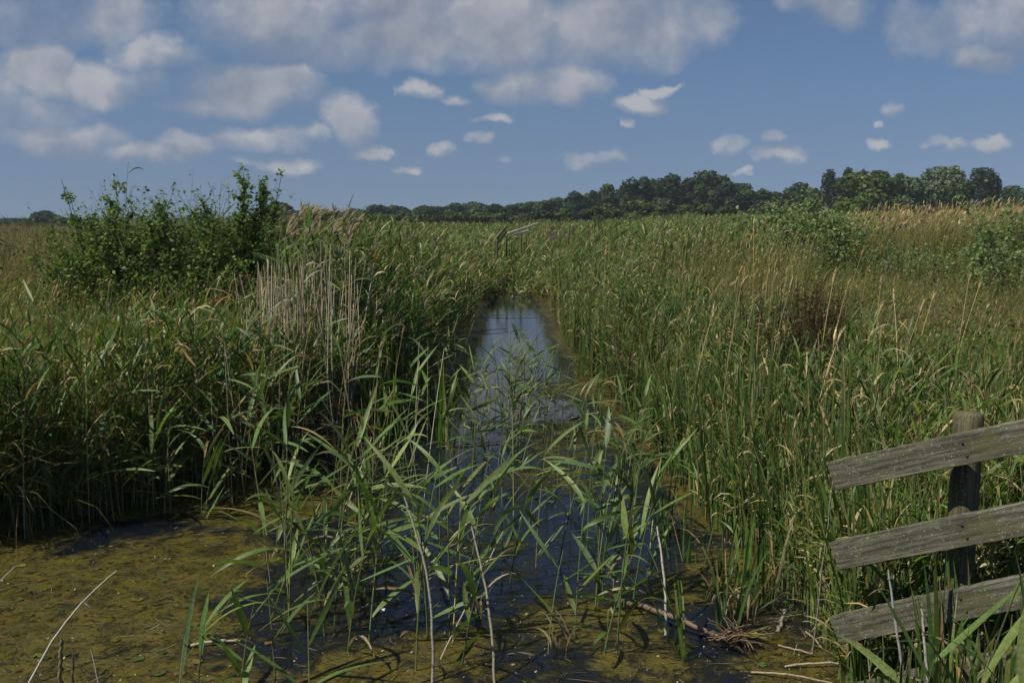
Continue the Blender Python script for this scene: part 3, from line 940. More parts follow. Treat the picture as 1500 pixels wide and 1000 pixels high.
for i in range(34):
    b = ground(U(1000, 1330), U(660, 900))
    dead_stem((b[0], b[1], float(terrain(np.array(b[0]), np.array(b[1])))), U(.5, 1.1), U(0, 6.28), U(.02, .25), 'pale thin dead stem among the bulrushes of the right bank', 'dead stems on the right bank', rad=.0045)


def hero_stem(p0, p1, label, sag=.0, rad=.006, col=(.40, .35, .27), name='dead_reed_stem', cat='dead stem', K=12):
    """round stem from point to point, bowed by sag metres"""
    p0, p1 = np.array(p0, float), np.array(p1, float)
    t = np.linspace(0, 1, K + 1)
    P = p0 + (p1 - p0) * t[:, None]
    ax = (p1 - p0) / np.linalg.norm(p1 - p0)
    s = np.cross(ax, [0, 1, 0]); s /= np.linalg.norm(s)
    P = P + s * (sag * np.sin(math.pi * t))[:, None] + rng.normal(0, rad * .25, P.shape)
    n = np.cross(ax, s)
    g = Geo()
    tube(g, (P[None], np.broadcast_to(s, P[None].shape), np.broadcast_to(n, P[None].shape), None), rad, [1.05, 1, .95, .9, .8, .55], np.array([col]) * .85, np.array([col]), 7)
    # joints of the stem
    for k in range(2, K, 3):
        q = np.stack([P[k] - ax * rad * .8, P[k], P[k] + ax * rad * .8])[None]
        tube(g, (q, np.broadcast_to(s, q.shape), np.broadcast_to(n, q.shape), None), rad * 1.25, [.8, 1.05, .8], np.array([col]) * .6, np.array([col]) * .6, 7)
    o = g.build(name, M_STEM, origin=p0)
    return tag(o, label, cat)


hero_stem(ground(40, 1005), at(171, 835, 5.6), 'long pale curved dead stem rising from the algae at lower left', .05, .0055, (.46, .42, .36))
hero_stem(at(122, 881, 5.35), at(131, 889, 5.35), 'short twig stub on the long pale curved stem', 0, .004, (.46, .42, .36), 'twig', 'twig')
hero_stem(ground(-20, 875), at(24, 828, 6.6), 'short pale dead stem at the left edge above the algae', .01, .005)
hero_stem(ground(88, 1012), at(90, 935, 4.95), 'thick beige cut reed stub at the bottom left', 0, .011, (.30, .25, .15), 'reed_stub', 'stub')
hero_stem(ground(106, 1016), at(107, 958, 4.95), 'thinner brown cut reed stub at the bottom left', 0, .006, (.16, .13, .08), 'reed_stub', 'stub')
hero_stem(ground(145, 1004), at(133, 950, 5.2), 'thin leaning grey stem at the bottom left', .0, .0035, (.25, .22, .17))
hero_stem(ground(634, 1000), at(590, 720, 5.3), 'long pale bent dead stem left of the centre', -.06, .008, (.36, .33, .26))
hero_stem(ground(724, 1000), at(690, 770, 5.4), 'pale straight dead stem near the centre bottom', -.03, .008, (.33, .30, .21))
hero_stem(ground(645, 965), at(737, 778, 5.9), 'thin pale dead stem leaning right across the centre', .0, .004, (.42, .38, .32))
hero_stem(ground(420, 850), at(398, 670, 6.5), 'thin pale dead stem at the left of the dense reed cluster', -.02, .005)
hero_stem(ground(470, 850), at(545, 640, 7.2), 'pale dead stem leaning right through the dense reed cluster', .0, .005)
hero_stem(ground(975, 930), at(962, 770, 6.0), 'thick pale dead stem right of the centre', -.02, .008, (.44, .42, .38))
hero_stem(ground(1190, 960), at(1222, 690, 5.0), 'thin pale stem crossing the end of the top fence board', .0, .005, (.42, .40, .34))
hero_stem(at(1325, 1005, 3.9), at(1301, 834, 4.0), 'grey dead stem standing in front of the lowest visible board', .0, .006, (.34, .32, .29))
hero_stem(at(1360, 1005, 3.9), at(1350, 891, 4.0), 'short grey dead stem just right of the taller grey one by the fence', .0, .006, (.36, .34, .31))
hero_stem(at(1205, 700, 5.6), ground(1213, 940), 'thin upright stem at the left end of the fence boards', .0, .003, (.22, .18, .12))
hero_stem(ground(767, 640), at(768, 520, 10.5), 'pale upright dead stem in the middle of the channel', .0, .007, (.40, .36, .28))
hero_stem(ground(520, 560, .5), at(548, 385, 12.2), 'long pale dead stem leaning right out of the tall reeds', .0, .008, (.40, .38, .33))
# floating and fallen pieces
def flat(px, py, z): p = ground(px, py, z); return (p[0], p[1], z)
hero_stem(flat(905, 878, .01), flat(1060, 935, .015), 'long brown waterlogged log lying in the water right of centre', .02, .019, (.17, .115, .075), 'floating_log', 'log')
hero_stem(flat(1150, 975, .012), flat(1250, 971, .02), 'pale straw coloured dead stem floating below the fence', .01, .0065, (.45, .38, .28))
hero_stem(flat(1100, 984, .01), flat(1230, 1004, .012), 'second floating dead stem at the bottom edge below the fence', .02, .006, (.36, .28, .18))
hero_stem(flat(1180, 925, .02), flat(1205, 950, .015), 'short pale floating stem left of the lowest board', .01, .006, (.34, .28, .2))
hero_stem(flat(1140, 945, .01), flat(1190, 957, .02), 'short brown floating stem left of the lowest board', .0, .006, (.3, .22, .15))
hero_stem(flat(1140, 925, .0), at(1150, 893, 5.95), 'short stout grey stub standing in the water beside the root clump', .0, .012, (.26, .23, .18), 'reed_stub', 'stub')
hero_stem(flat(280, 945, .012), flat(352, 938, .014), 'pale floating reed leaf in the algae among the short reeds', .01, .010, (.42, .38, .24))
hero_stem(flat(836, 612, .012), flat(880, 604, .02), 'pale floating stem across the channel on the right', .0, .016, (.46, .42, .34))
hero_stem(flat(640, 655, .012), flat(735, 645, .02), 'brown stem floating across the channel below the clump', .0, .010, (.17, .13, .09))
hero_stem(flat(700, 463, .012), flat(790, 462, .03), 'dark stem floating across the far end of the channel', .02, .010, (.16, .12, .07))
hero_stem(flat(690, 487, .012), flat(745, 482, .03), 'thin brown stem floating at the far left of the channel', .02, .008, (.15, .11, .07))

# root clump
p = ground(1078, 942)
rt = empty('root_clump', (p[0], p[1], 0), 'tangled brown root clump with yellow shoots in the water', 'root')
g = Geo(); n = 90
cv = curves(rng.normal(0, .035, (n, 3)) * [1.6, 1, .3] + [0, 0, .03], U(.06, .2, n), U(0, 6.28, n), U(.5, 1.5, n), U(.2, 1.4, n), 5)
c = pick([(.10, .06, .035), (.06, .04, .025), (.2, .14, .08)], n); tube(g, cv, .004, [1, .8, .5], c, c, 4); g.build('root', M_STEM, rt)
g = Geo(); n = 8
cv = curves(rng.normal(0, .02, (n, 3)) * [1, 1, 0] + [.03, 0, .05], U(.12, .22, n), U(-1.2, .4, n), U(.9, 1.4, n), U(.3, .8, n), 6)
c = pick([(.26, .24, .04), (.2, .2, .05)], n); ribbon(g, cv, .016, [.6, 1, .8, .2], 0, c, c, fold=.2); g.build('shoot', M_LEAF, rt)

# dead curled leaves at water level right
for i, (px, py) in enumerate([(1075, 905), (1062, 900), (1090, 900), (1100, 905), (1120, 860), (480, 850), (505, 870), (520, 860), (690, 850), (460, 840), (1040, 880), (830, 940), (820, 960), (1230, 900), (700, 905)]):
    b = ground(px, py)
    g = Geo(); n = 5
    cv = curves(np.tile(np.array([b[0], b[1], 0.]), (n, 1)) + rng.normal(0, .02, (n, 3)) * [1, 1, 0], U(.2, .42, n), U(0, 6.28, n), U(.1, .4, n), U(1.2, 2.8, n), 10, 2.2)
    c = pick(STRAW + DEAD, n) * .75
    ribbon(g, cv, U(.008, .018, n), [.6, 1, .9, .6, .1], U(0, 3, n), c, c, twist=rng.normal(0, 1.5, n))
    tag(g.build('withered_leaves', M_GRASS, origin=b), 'bunch of curled withered straw coloured leaves drooping to the water', 'dead leaves', 'withered bunches in the shallows')

# straw panicles arching over the tall reeds near 420-500 px
gg = 'feathery reed heads above the bleached stems'
for i in range(46):
    px, Y = U(405, 520), U(11.3, 13.8)
    top = at(px, U(306, 345), Y)
    z0 = float(terrain(np.array(top[0]), np.array(Y)))
    one_reed((top[0] - .12, Y, z0), top[2] - z0, 'tall reed with a pale feathery head above the bleached stems', gg, 6, .42, .030, azs=WIND + rng.normal(0, .5), lean=.03, bend=.15, seedhead=True)
# two reed tops above bramble
for px, py, lb in [(180, 236, 'single reed with narrow leaves sticking up above the left end of the bramble'), (318, 262, 'reed tip leaning right above the tall sapling')]:
    top = at(px, py, 14.8); z0 = float(terrain(np.array(top[0]), np.array(14.8)))
    one_reed((top[0] - .1, 14.8, z0), top[2] - z0, lb, None, 8, .40, .03, azs=WIND, lean=.02, bend=.1)


# canary-grass straws standing out of the right bank
def straw_head(px, py, Y, hpx, az=WIND, col=None, label='', group=None):
    top = at(px, py, Y)
    z0 = float(terrain(np.array(top[0]), np.array(Y)))
    h = top[2] - z0
    root = empty('tall_grass', (top[0] - .06, Y, z0), label, 'grass stalk', group)
    c = pick(STRAW[:3], 1)
    g = Geo(); cv = curves(np.zeros((1, 3)), h, az, abs(rng.normal(0, .09)), U(.0, .35), 7, 2); tube(g, cv, .0028 + Y * .0001, [1, .9, .7], c * .8, c, 4); g.build('stalk', M_STEM, root)
    g = Geo()
    hv = curves(cv[0][:, -1] - [[0, 0, .02]], hpx / F * Y, az, .15, U(.1, .9), 9, 1.2)
    tube(g, hv, .011, [.3, .9, 1, .9, .7, .2], c, c * 1.1, 6)
    n = 50
    Pc = hv[0][0]; i = rng.integers(0, 9, n)
    cl = curves(Pc[i] + rng.normal(0, .004, (n, 3)), U(.015, .035, n), U(0, 6.28, n), U(.2, .7, n), 0, 2)
    cc = pick(STRAW[:3], n); ribbon(g, cl, .007, [.6, 1, .2], U(0, 3, n), cc, cc)
    g.build('seed_head', M_GRASS, root)


spots = [(1128, 335, 15, 22), (1135, 362, 11, 24), (1205, 395, 9.5, 22), (1233, 377, 11, 18), (1272, 386, 11, 20), (1205, 412, 8.6, 30), (1240, 413, 8.6, 20), (1290, 405, 9, 14), (1344, 418, 8.3, 16),
         (1302, 440, 8, 28), (1328, 442, 7.6, 30), (1078, 420, 8.4, 30), (1122, 405, 9, 24), (1060, 440, 8.2, 22), (1180, 470, 7.5, 24), (1000, 452, 9.5, 18), (1140, 380, 12, 20), (1160, 405, 11, 18),
         (1085, 400, 10, 22), (1250, 430, 9, 20), (1380, 410, 10, 14), (1420, 395, 11, 14), (1465, 455, 8, 18), (1010, 400, 12, 20), (950, 372, 15, 18), (900, 372, 16, 16), (1310, 480, 7, 20)]
for px, py, Y, hp in spots:
    straw_head(px + U(-18, 18), py + U(-8, 22), Y, hp * U(.7, 1.1), WIND + rng.normal(0, .9), None, 'pale straw grass stalk with a narrow head above the right bank', 'straw grass stalks of the right bank')
for i in range(46):
    px, Y = U(60, 560), U(8.5, 13.5)
    straw_head(px, np.interp(Y, [8.5, 13.5], [520, 428]) + U(-22, 12), Y, U(12, 22), WIND + rng.normal(0, .6), None, 'arching straw grass stalk with a narrow head on the left bank', 'straw grass stalks of the left bank')


# rust brown docks
def dock(px, py, Y, n=5, label='', group=None, h=None):
    top = at(px, py, Y); z0 = float(terrain(np.array(top[0]), np.array(Y)))
    h = top[2] - z0
    root = empty('dock_plant', (top[0], Y, z0), label, 'dock', group)
    gs, gh = Geo(), Geo()
    cv = curves(rng.normal(0, .04, (n, 3)) * [1, 1, 0], h * U(.8, 1.02, n), U(0, 6.28, n), U(.02, .3, n), U(-.1, .1, n), 6)
    c = pick(RUST, n); tube(gs, cv, .005, [1, .8, .5], c, c, 4)
    Pc = cv[0]
    for k in range(70):
        t = U(.4, 1, n); f = t * 6; i = np.minimum(f.astype(int), 5); fr = (f - i)[:, None]
        O = Pc[np.arange(n), i] * (1 - fr) + Pc[np.arange(n), i + 1] * fr
        leaves_at(gh, O + rng.normal(0, .022, (n, 3)), .026, RUST + [(.15, .095, .045)])
    gs.build('stem', M_STEM, root); gh.build('seed_head', M_BUSH, root)


for i in range(26):
    dock(rng.normal(1185, 36), U(405, 445), U(9.0, 11.0), 6, 'rust brown seeding dock in the dark patch on the right bank', 'docks of the dark patch')
for i in range(26):
    px = U(900, 1480); Y = U(7, 14)
    z = 1.25; py = 318 + (H - z) / Y * F
    dock(px, py + U(-10, 25), Y, 3, 'rust brown dock stalk scattered in the rough grass on the right', 'scattered docks on the right')
for i in range(22):
    px = U(30, 560); Y = U(8.3, 10)
    dock(px, 318 + (H - U(.7, 1.15)) / Y * F, Y, 3, 'rust brown dock stalk among the reeds of the left bank', 'scattered docks on the left')


# purple flowers
def thistle(px, py, Y, label, group=None, n=4, size=.05):
    top = at(px, py, Y); z0 = float(terrain(np.array(top[0]), np.array(Y)))
    h = top[2] - z0
    root = empty('thistle', (top[0], Y, z0), label, 'flower', group)
    gs, gh = Geo(), Geo()
    cv = curves(np.zeros((n, 3)), h * U(.85, 1.0, n), U(0, 6.28, n), U(.0, .1, n), U(0, .1, n), 6)
    tube(gs, cv, .006, [1, .8, .6], (.07, .09, .04), (.07, .09, .04), 4)
    P = np.repeat(cv[0][:, -1], 26, 0)
    leaves_at(gh, P + rng.normal(0, size * .35, P.shape), size, [(.24, .13, .21), (.28, .17, .25), (.18, .10, .15)], -.6)
    gs.build('stem', M_STEM, root); gh.build('flower_head', M_BUSH, root)


thistle(1303, 320, 28, 'purple thistle, left one of the pair in the meadow on the right', None, 3, .05)
thistle(1325, 322, 28, 'purple thistle, right one of the pair in the meadow on the right', None, 3, .045)
thistle(1357, 309, 27, 'tall dull purple flower head below the grey willow', None, 3, .045)
thistle(1207, 366, 22, 'small pale flower head low in the meadow thicket', None, 2, .035)
for i in range(16):
    thistle(U(806, 850), U(331, 345), U(36, 41), 'small pink flower spike right of the yellow stake', 'pink flowers beyond the channel', 2, .06)
# dark bulrush-like leaves by 865,345
for px, py, ll in [(862, 333, 'leftmost'), (870, 330, 'middle'), (877, 336, 'rightmost')]:
    top = at(px, py, 30); z0 = float(terrain(np.array(top[0]), np.array(30.)))
    hero_stem((top[0] + .15, 30, z0), top, ll + ' of three thin dark stakes leaning among the reeds beyond the channel', 0, .02, (.05, .045, .035), 'stake', 'stake')
# tall dark leaf blades on the right bank
for px, py, Y in [(1085, 395, 8.2), (1098, 400, 8.0), (1118, 402, 7.8), (1250, 450, 6.5), (1262, 470, 6.2), (1225, 455, 6.8)]:
    top = at(px, py, Y); z0 = float(terrain(np.array(top[0]), np.array(Y)))
    sword_clump((top[0], Y, z0), top[2] - z0 + .05, 'tall dark bulrush clump standing above the right bank grass', 'tall bulrushes of the right bank', 3, .020, .02, lean=.08, droop=.15)


# --------------------------------------------------------------- fences
def board(g, A, B, hgt, thick, wob=.003, ext=0.0):
    """weathered plank from A to B (top front edge), local x along the plank"""
    L = np.linalg.norm(np.array(B) - np.array(A)) + ext
    K = 40
    xs = np.linspace(0, L, K + 1)
    # cross-section ring, slightly rounded arrises
    e = min(.004, thick * .2)
    ring = np.array([(0, e), (e, 0), (thick - e, 0), (thick, e), (thick, hgt - e), (thick - e, hgt), (e, hgt), (0, hgt - e)])
    m = len(ring)
    V = np.zeros((K + 1, m, 3))
    V[:, :, 0] = xs[:, None]
    V[:, :, 1] = ring[None, :, 0] + rng.normal(0, wob * .4, (K + 1, m)) + (wob * np.sin(xs * 3.1 + 1))[:, None]
    V[:, :, 2] = -ring[None, :, 1] + rng.normal(0, wob * .4, (K + 1, m)) + (wob * 1.5 * np.sin(xs * 2.3 + .5))[:, None]
    idx = np.arange((K + 1) * m).reshape(K + 1, m)
    fs = [np.stack([idx[:-1, j], idx[1:, j], idx[1:, (j + 1) % m], idx[:-1, (j + 1) % m]], -1) for j in range(m)]
    f = np.concatenate(fs).reshape(-1, 4)
    for s in (0, K):     # end caps as three quads
        q = idx[s]
        caps = np.array([[q[7], q[0], q[1], q[6]], [q[6], q[1], q[2], q[5]], [q[5], q[2], q[3], q[4]]])
        if s == K: caps = caps[:, ::-1]
        f = np.concatenate([f, caps])
    g.add(V, f, np.full(V.shape, .2))


def place_board(name, parent, A, B, hgt, thick, ext=0.0, wob=.003, mat=None):
    A, B = np.array(A, float), np.array(B, float)
    g = Geo(); board(g, A, B, hgt, thick, wob, ext)
    o = g.build(name, mat or M_WOOD, parent, smoothed=False)
    from mathutils import Matrix, Vector
    ax = Vector(B - A).normalized()
    ay = Vector((0, 0, 1)).cross(ax).normalized()
    azv = ax.cross(ay)
    o.matrix_local = Matrix(((ax[0], ay[0], azv[0], A[0]), (ax[1], ay[1], azv[1], A[1]), (ax[2], ay[2], azv[2], A[2]), (0, 0, 0, 1)))
    return o
    return o


fr = empty('wooden_fence', (0, 0, 0), 'weathered grey wooden fence of sloping boards on a round post at the right', 'fence')
BL = [(1211, 679, 1500, 615), (1214, 796, 1500, 736), (1214, 905, 1500, 842), (1216, 1012, 1500, 945)]
for k, (x0, y0, x1, y1) in enumerate(BL):
    A = at(x0, y0, 4.70); B = at(x1, y1, 4.05)
    bo = place_board('board', fr, A, B, 0.138, .044, .55, mat=M_WOOD)
    from mathutils import Matrix
    bo.matrix_basis = bo.matrix_basis @ Matrix.Rotation(R(3), 4, 'X')
    px_ = np.linalg.norm(at(1419, y0, 4.23) - A)
    for dz in (-.04, -.098):
        ng = Geo(); a_ = np.linspace(0, 2 * math.pi, 10, endpoint=False)
        rr_ = np.array([.0065, .0065, .005, .0008])
        vv_ = np.stack([np.stack([r0 * np.cos(a_) + px_ + .01 * dz, np.full(10, yy0), r0 * np.sin(a_) + dz], -1) for r0, yy0 in zip(rr_, (.001, -.0030, -.0042, -.0045))])
        ix = np.arange(40).reshape(4, 10)
        ff = np.concatenate([np.stack([ix[:-1, j], ix[:-1, (j + 1) % 10], ix[1:, (j + 1) % 10], ix[1:, j]], -1) for j in range(10)])
        ng.add(vv_, ff, np.full(vv_.shape, .2) * [.25, .13, .07])
        no = ng.build('nail', M_STEM, bo)


def post(parent, top, zb, rad, name='post'):
    K = 24; sides = 14
    z = np.concatenate([np.linspace(zb, top[2] - .012, K), [top[2]]])
    g = Geo()
    a = np.linspace(0, 2 * math.pi, sides, endpoint=False)
    V = []
    for i, zz in enumerate(z):
        r = rad * (1 + .02 * np.sin(a * 3 + zz * 6)) * (1 if i < len(z) - 1 else .86)
        V.append(np.stack([r * np.cos(a), r * np.sin(a), np.full(sides, zz)], -1))
    V.append(np.stack([.02 * np.cos(a), .02 * np.sin(a), np.full(sides, z[-1] + .004)], -1))
    V = np.array(V); idx = np.arange(len(V) * sides).reshape(len(V), sides)
    f = np.concatenate([np.stack([idx[:-1, j], idx[:-1, (j + 1) % sides], idx[1:, (j + 1) % sides], idx[1:, j]], -1) for j in range(sides)]).reshape(-1, 4)
    # wood grain runs along local x, so lay the mesh on its side and stand it up again
    W = V.copy(); W[..., 0] = V[..., 2]; W[..., 2] = -V[..., 0]
    g.add(W, f, np.full(V.shape, .2))
    t = idx[-1]; g2f = np.array([[t[0], t[j], t[j + 1], t[j + 2]] for j in range(1, sides - 2, 2)])
    g.f.append(g2f)
    o = g.build(name, M_POST, parent)
    o.location = (top[0], top[1], 0); o.rotation_euler = (0, -math.pi / 2, 0)
    return o


pt = at(1419, 604, 4.42)
post(fr, pt, -.3, .064)
post(fr, at(1830, 560, 3.55) , -.3, .064)

# the broken fence far down the channel
M_OLD = M_WOOD
bf = empty('broken_fence', (0, 0, 0), 'broken wooden fence with leaning pale rails at the far end of the channel', 'fence')
YF = 40
place_board('rail', bf, at(742, 342, YF - .4), at(788, 326, YF + .3), .085, .05, 0, .004, M_PALE)
place_board('rail', bf, at(750, 344, YF - .3), at(774, 337, YF + .2), .08, .05, 0, .004, M_PALE)
place_board('rail', bf, at(727, 349, YF - .8), at(742, 331, YF - .6), .08, .05, 0, .004)
place_board('rail', bf, at(728, 356, YF - .8), at(742, 339, YF - .6), .07, .05, 0, .004)
post(bf, at(763, 331, YF + .1), 0, .04)
post(bf, at(728, 352, YF - .75), 0, .045)
post(bf, at(742, 345, YF - .5), 0, .035)
pp = at(798.5, 326, 38)
hero_stem((pp[0], 38, .2), pp, 'thin yellow stake beside the broken fence', 0, .022, (.34, .25, .06), 'stake', 'stake')
pp = at(848, 335, 36); hero_stem((pp[0], 36, .2), pp, 'short pale wooden post among the pink flowers', 0, .05, (.34, .30, .24), 'wooden_post', 'post')
pp = at(867, 326, 34); hero_stem((pp[0], 34, .2), pp, 'thin grey post right of the pink flowers', 0, .03, (.28, .24, .19), 'wooden_post', 'post')


# ------------------------------------------------------- on the water
def floating_leaf(px, py, label, group, rad=.028):
    b = ground(px, py)
    a = np.linspace(.35, 2 * math.pi - .35, 14)
    r = rad * U(.7, 1.2) * (1 + .05 * np.sin(a * 4))
    out = np.stack([r * np.cos(a), r * np.sin(a) * .92, .004 + .003 * np.sin(a * 3 + U(0, 6))], -1)
    inn = np.stack([.002 * np.cos(a), .002 * np.sin(a), np.full(14, .003)], -1)
    V = np.stack([inn, out], 0); th = U(0, 6.28)
    Rm = np.array([[math.cos(th), math.sin(th), 0], [-math.sin(th), math.cos(th), 0], [0, 0, 1]])
    idx = np.arange(28).reshape(2, 14)
    f = np.stack([idx[0, :-1], idx[1, :-1], idx[1, 1:], idx[0, 1:]], -1)
    g = Geo(); c = pick([(.09, .14, .03), (.12, .15, .03), (.07, .10, .03), (.16, .13, .04)], 1)
    g.add(V @ Rm, f, np.broadcast_to(c, (28, 3)))
    o = g.build('floating_leaf', M_LEAF)
    o.location = (b[0], b[1], .004)
    return tag(o, label, 'floating leaf', group)


for i in range(36):
    floating_leaf(U(10, 400), U(775, 990), 'small round green leaf floating on the algae at lower left', 'leaves floating on the lower left algae')
for i in range(26):
    floating_leaf(U(840, 1180), U(760, 985), 'small round green leaf floating on the water at lower right', 'leaves floating at lower right')
for i in range(40):
    floating_leaf(rng.normal(800, 50), U(600, 740), 'small round green leaf floating on the middle of the channel', 'leaves floating in mid channel', .034)

# flecks: bubbles, bits of straw and weed on the water
g = Geo(); N = 9500
y = 4.6 * (24 / 4.6) ** rng.random(N); x = U(-.55, .35, N) * y
l, r = bank(x, y); k = (l < 0) & (r < 0); x, y = x[k], y[k]; N = len(x)
s = np.exp(rng.normal(-5.6, .55, N))
P = np.stack([x, y, np.full(N, .004)], -1)
c = pick([(.55, .55, .5), (.4, .36, .25), (.7, .7, .66), (.12, .12, .04)], N, [1, 4, .4, 7])
th = U(0, 6.28, N); d1 = np.stack([np.cos(th), np.sin(th), U(0, .4, N)], -1) * s[:, None]; d2 = np.stack([-np.sin(th), np.cos(th), U(0, .6, N)], -1) * s[:, None] * .6
g.add(np.stack([P - d1, P - d2, P + d1 + [0, 0, .002], P + d2], 1), np.arange(N * 4).reshape(N, 4), np.repeat(c[:, None], 4, 1))
N = 3200
y = 4.8 * (26 / 4.8) ** rng.random(N); x = U(-.5, .35, N) * y
x[::3] = np.interp(y[::3], EY, EL) + U(-.1, .5, len(x[::3])); x[1::3] = np.interp(y[1::3], EY, ER) - U(-.1, .45, len(x[1::3]))
l, r = bank(x, y); k = (l < .1) & (r < .1); x, y = x[k], y[k]; N = len(x)
cv = curves(np.stack([x, y, np.full(N, .006)], -1), np.exp(rng.normal(-2.8, .6, N)), U(0, 6.28, N), math.pi / 2, 0, 4, 1, rng.normal(0, .7, N))
c = pick([(.20, .16, .09), (.11, .09, .04), (.34, .3, .2), (.08, .06, .03)], N)
ribbon(g, cv, .005, [.5, 1, 1, .5], math.pi * 0, c, c)
tag(g.build('floating_bits', M_GRASS, smoothed=False), 'bubbles and bits of straw scattered over the ditch water', 'debris', kind='stuff')

# low reeds laid over the far end of the channel
g1, g2 = Geo(), Geo()
N = 5600
y = 30.5 * (140 / 30.5) ** rng.random(N) ** 1.15; x = np.interp(y, EY, EL) + (np.interp(y, EY, ER) - np.interp(y, EY, EL)) * rng.random(N)
ce = (x - np.interp(y, EY, EL)) / (np.interp(y, EY, ER) - np.interp(y, EY, EL))     # 0 left edge .. 1 right edge
edge = np.minimum(ce, 1 - ce) + .12 * wave(x * 3, y, 1.5)
k = (edge < np.interp(y, [30, 33, 36, 39, 41], [.05, .14, .30, .48, .8])) | (rng.random(N) < .05)
x, y = x[k], y[k]; N = len(x)
reed_mass(g1, g2, np.stack([x, y, np.full(N, -.1)], -1), U(.75, 1.05, N) * np.interp(y, [30.5, 34.5, 37.5, 40.5, 44, 55], [.45, .6, .8, 1.3, 1.7, 1.8]), 7, .38, .026, 0, straw=.22, lean=.28)
tag(g2.build('fallen_reeds', M_LEAF), 'low flattened reeds closing the far end of the channel', 'reeds', kind='stuff')
tag(g1.build('fallen_reed_stems', M_STEM), 'stems of the flattened reeds closing the far end of the channel', 'reeds', kind='stuff')


# pale summer air
me = bpy.data.meshes.new('haze')
a, b_, c_, d_, e_, f_ = -420, 420, -20, 330, -1.6, 26
vv = [(x, y, z) for x in (a, b_) for y in (c_, d_) for z in (e_, f_)]
me.from_pydata(vv, [], [(0, 1, 3, 2), (4, 6, 7, 5), (0, 4, 5, 1), (2, 3, 7, 6), (0, 2, 6, 4), (1, 5, 7, 3)])
hz = bpy.data.objects.new('haze', me); C.objects.link(hz)
tag(hz, 'thin pale summer haze over the whole marsh', 'haze', kind='stuff')
hm = bpy.data.materials.new('haze'); hm.use_nodes = True; hn = hm.node_tree; hn.nodes.clear()
ho = hn.nodes.new('ShaderNodeOutputMaterial'); hv_ = hn.nodes.new('ShaderNodeVolumePrincipled')
hv_.inputs['Color'].default_value = (.75, .85, 1., 1); hv_.inputs['Density'].default_value = .00028
hn.links.new(hv_.outputs[0], ho.inputs['Volume']); me.materials.append(hm)

# ----------------------------------------------------------- sky and light
S = np.array([-.74, -.42, 1.16]); S /= np.linalg.norm(S)
EL_, AZ_ = math.asin(S[2]), math.atan2(S[0], S[1])
wd = bpy.data.worlds.new('World'); scene.world = wd; wd.use_nodes = True
nt = wd.node_tree; nt.nodes.clear(); w = NT(nt)
out = w.n('ShaderNodeOutputWorld')
sky = w.n('ShaderNodeTexSky', None, sky_type='NISHITA', sun_disc=False, sun_elevation=EL_, sun_rotation=AZ_, air_density=1.0, dust_density=.15, ozone_density=3.0, altitude=0)
d = w.n('ShaderNodeTexCoord').outputs['Generated']
lift = w.vm('MULTIPLY_ADD', d, (1., 1., .85), (0., 0., .13)).outputs[0]
nt.links.new(w.vm('NORMALIZE', lift).outputs[0], sky.inputs[0])
skyc = w.mix(1.0, sky.outputs[0], (1.03, 1.08, 1.15), 'MULTIPLY')
sx = w.n('ShaderNodeSeparateXYZ', {0: d})
skyc = w.mix(w.ss(sx.outputs[2], .16, -.02), skyc, w.mix(1.0, skyc, (.99, .85, .81), 'MULTIPLY'))
ysafe = w.math('MAXIMUM', sx.outputs[1], .05)
uu = w.math('DIVIDE', sx.outputs[0], ysafe); vv = w.math('DIVIDE', sx.outputs[2], ysafe)
uv = w.n('ShaderNodeCombineXYZ', {0: uu, 1: vv, 2: 0.}).outputs[0]
wn = w.n('ShaderNodeTexNoise', {'Vector': uv, 'Scale': 13., 'Detail': 6., 'Roughness': .60}).outputs[1]
wn2 = w.vm('SUBTRACT', wn, (.5, .5, .5)).outputs[0]
uvw = w.vm('MULTIPLY_ADD', wn2, (.085, .050, 0.), uv).outputs[0]
BL = [(600, 50, 120, 48, 1.2), (720, 40, 130, 55, 1.2), (880, 45, 130, 50, 1.15), (560, 5, 120, 50, 1.), (400, 15, 120, 55, .75), (80, 20, 170, 40, .62), (225, 75, 66, 30, .95), (60, 108, 48, 36, 1.2), (165, 120, 85, 30, .9),
      (20, 155, 75, 45, .75), (375, 130, 100, 34, 1.25), (430, 118, 50, 22, 1.1), (300, 155, 60, 14, .7), (85, 205, 85, 22, .75), (275, 208, 42, 13, .8), (215, 222, 68, 13, .8), (390, 200, 78, 17, .75), (510, 178, 40, 30, 1.),
      (607, 135, 32, 15, 1.), (655, 150, 26, 7, .9), (545, 225, 34, 9, .9), (726, 177, 27, 9, .9), (735, 128, 45, 20, .9), (825, 118, 66, 28, 1.), (930, 152, 50, 15, 1.), (968, 132, 34, 9, .85), (915, 183, 12, 6, .8),
      (700, 208, 16, 7, .75), (657, 222, 14, 8, .7), (600, 245, 14, 5, .6), (1070, 215, 24, 10, .85), (1140, 203, 20, 7, .85), (1138, 228, 32, 9, .85), (1090, 248, 18, 5, .75), (1438, 80, 44, 20, 1.05), (1390, 35, 80, 34, .72),
      (1490, 25, 60, 45, .8), (1225, 0, 75, 26, .7), (1296, 157, 24, 11, .7), (1275, 183, 9, 6, .7), (1393, 208, 24, 8, .7), (1458, 204, 26, 9, .75), (1285, 215, 18, 7, .6), (400, 235, 50, 9, .55), (735, 230, 14, 5, .6), (860, 235, 40, 8, .5), (1010, 20, 70, 40, .7)]


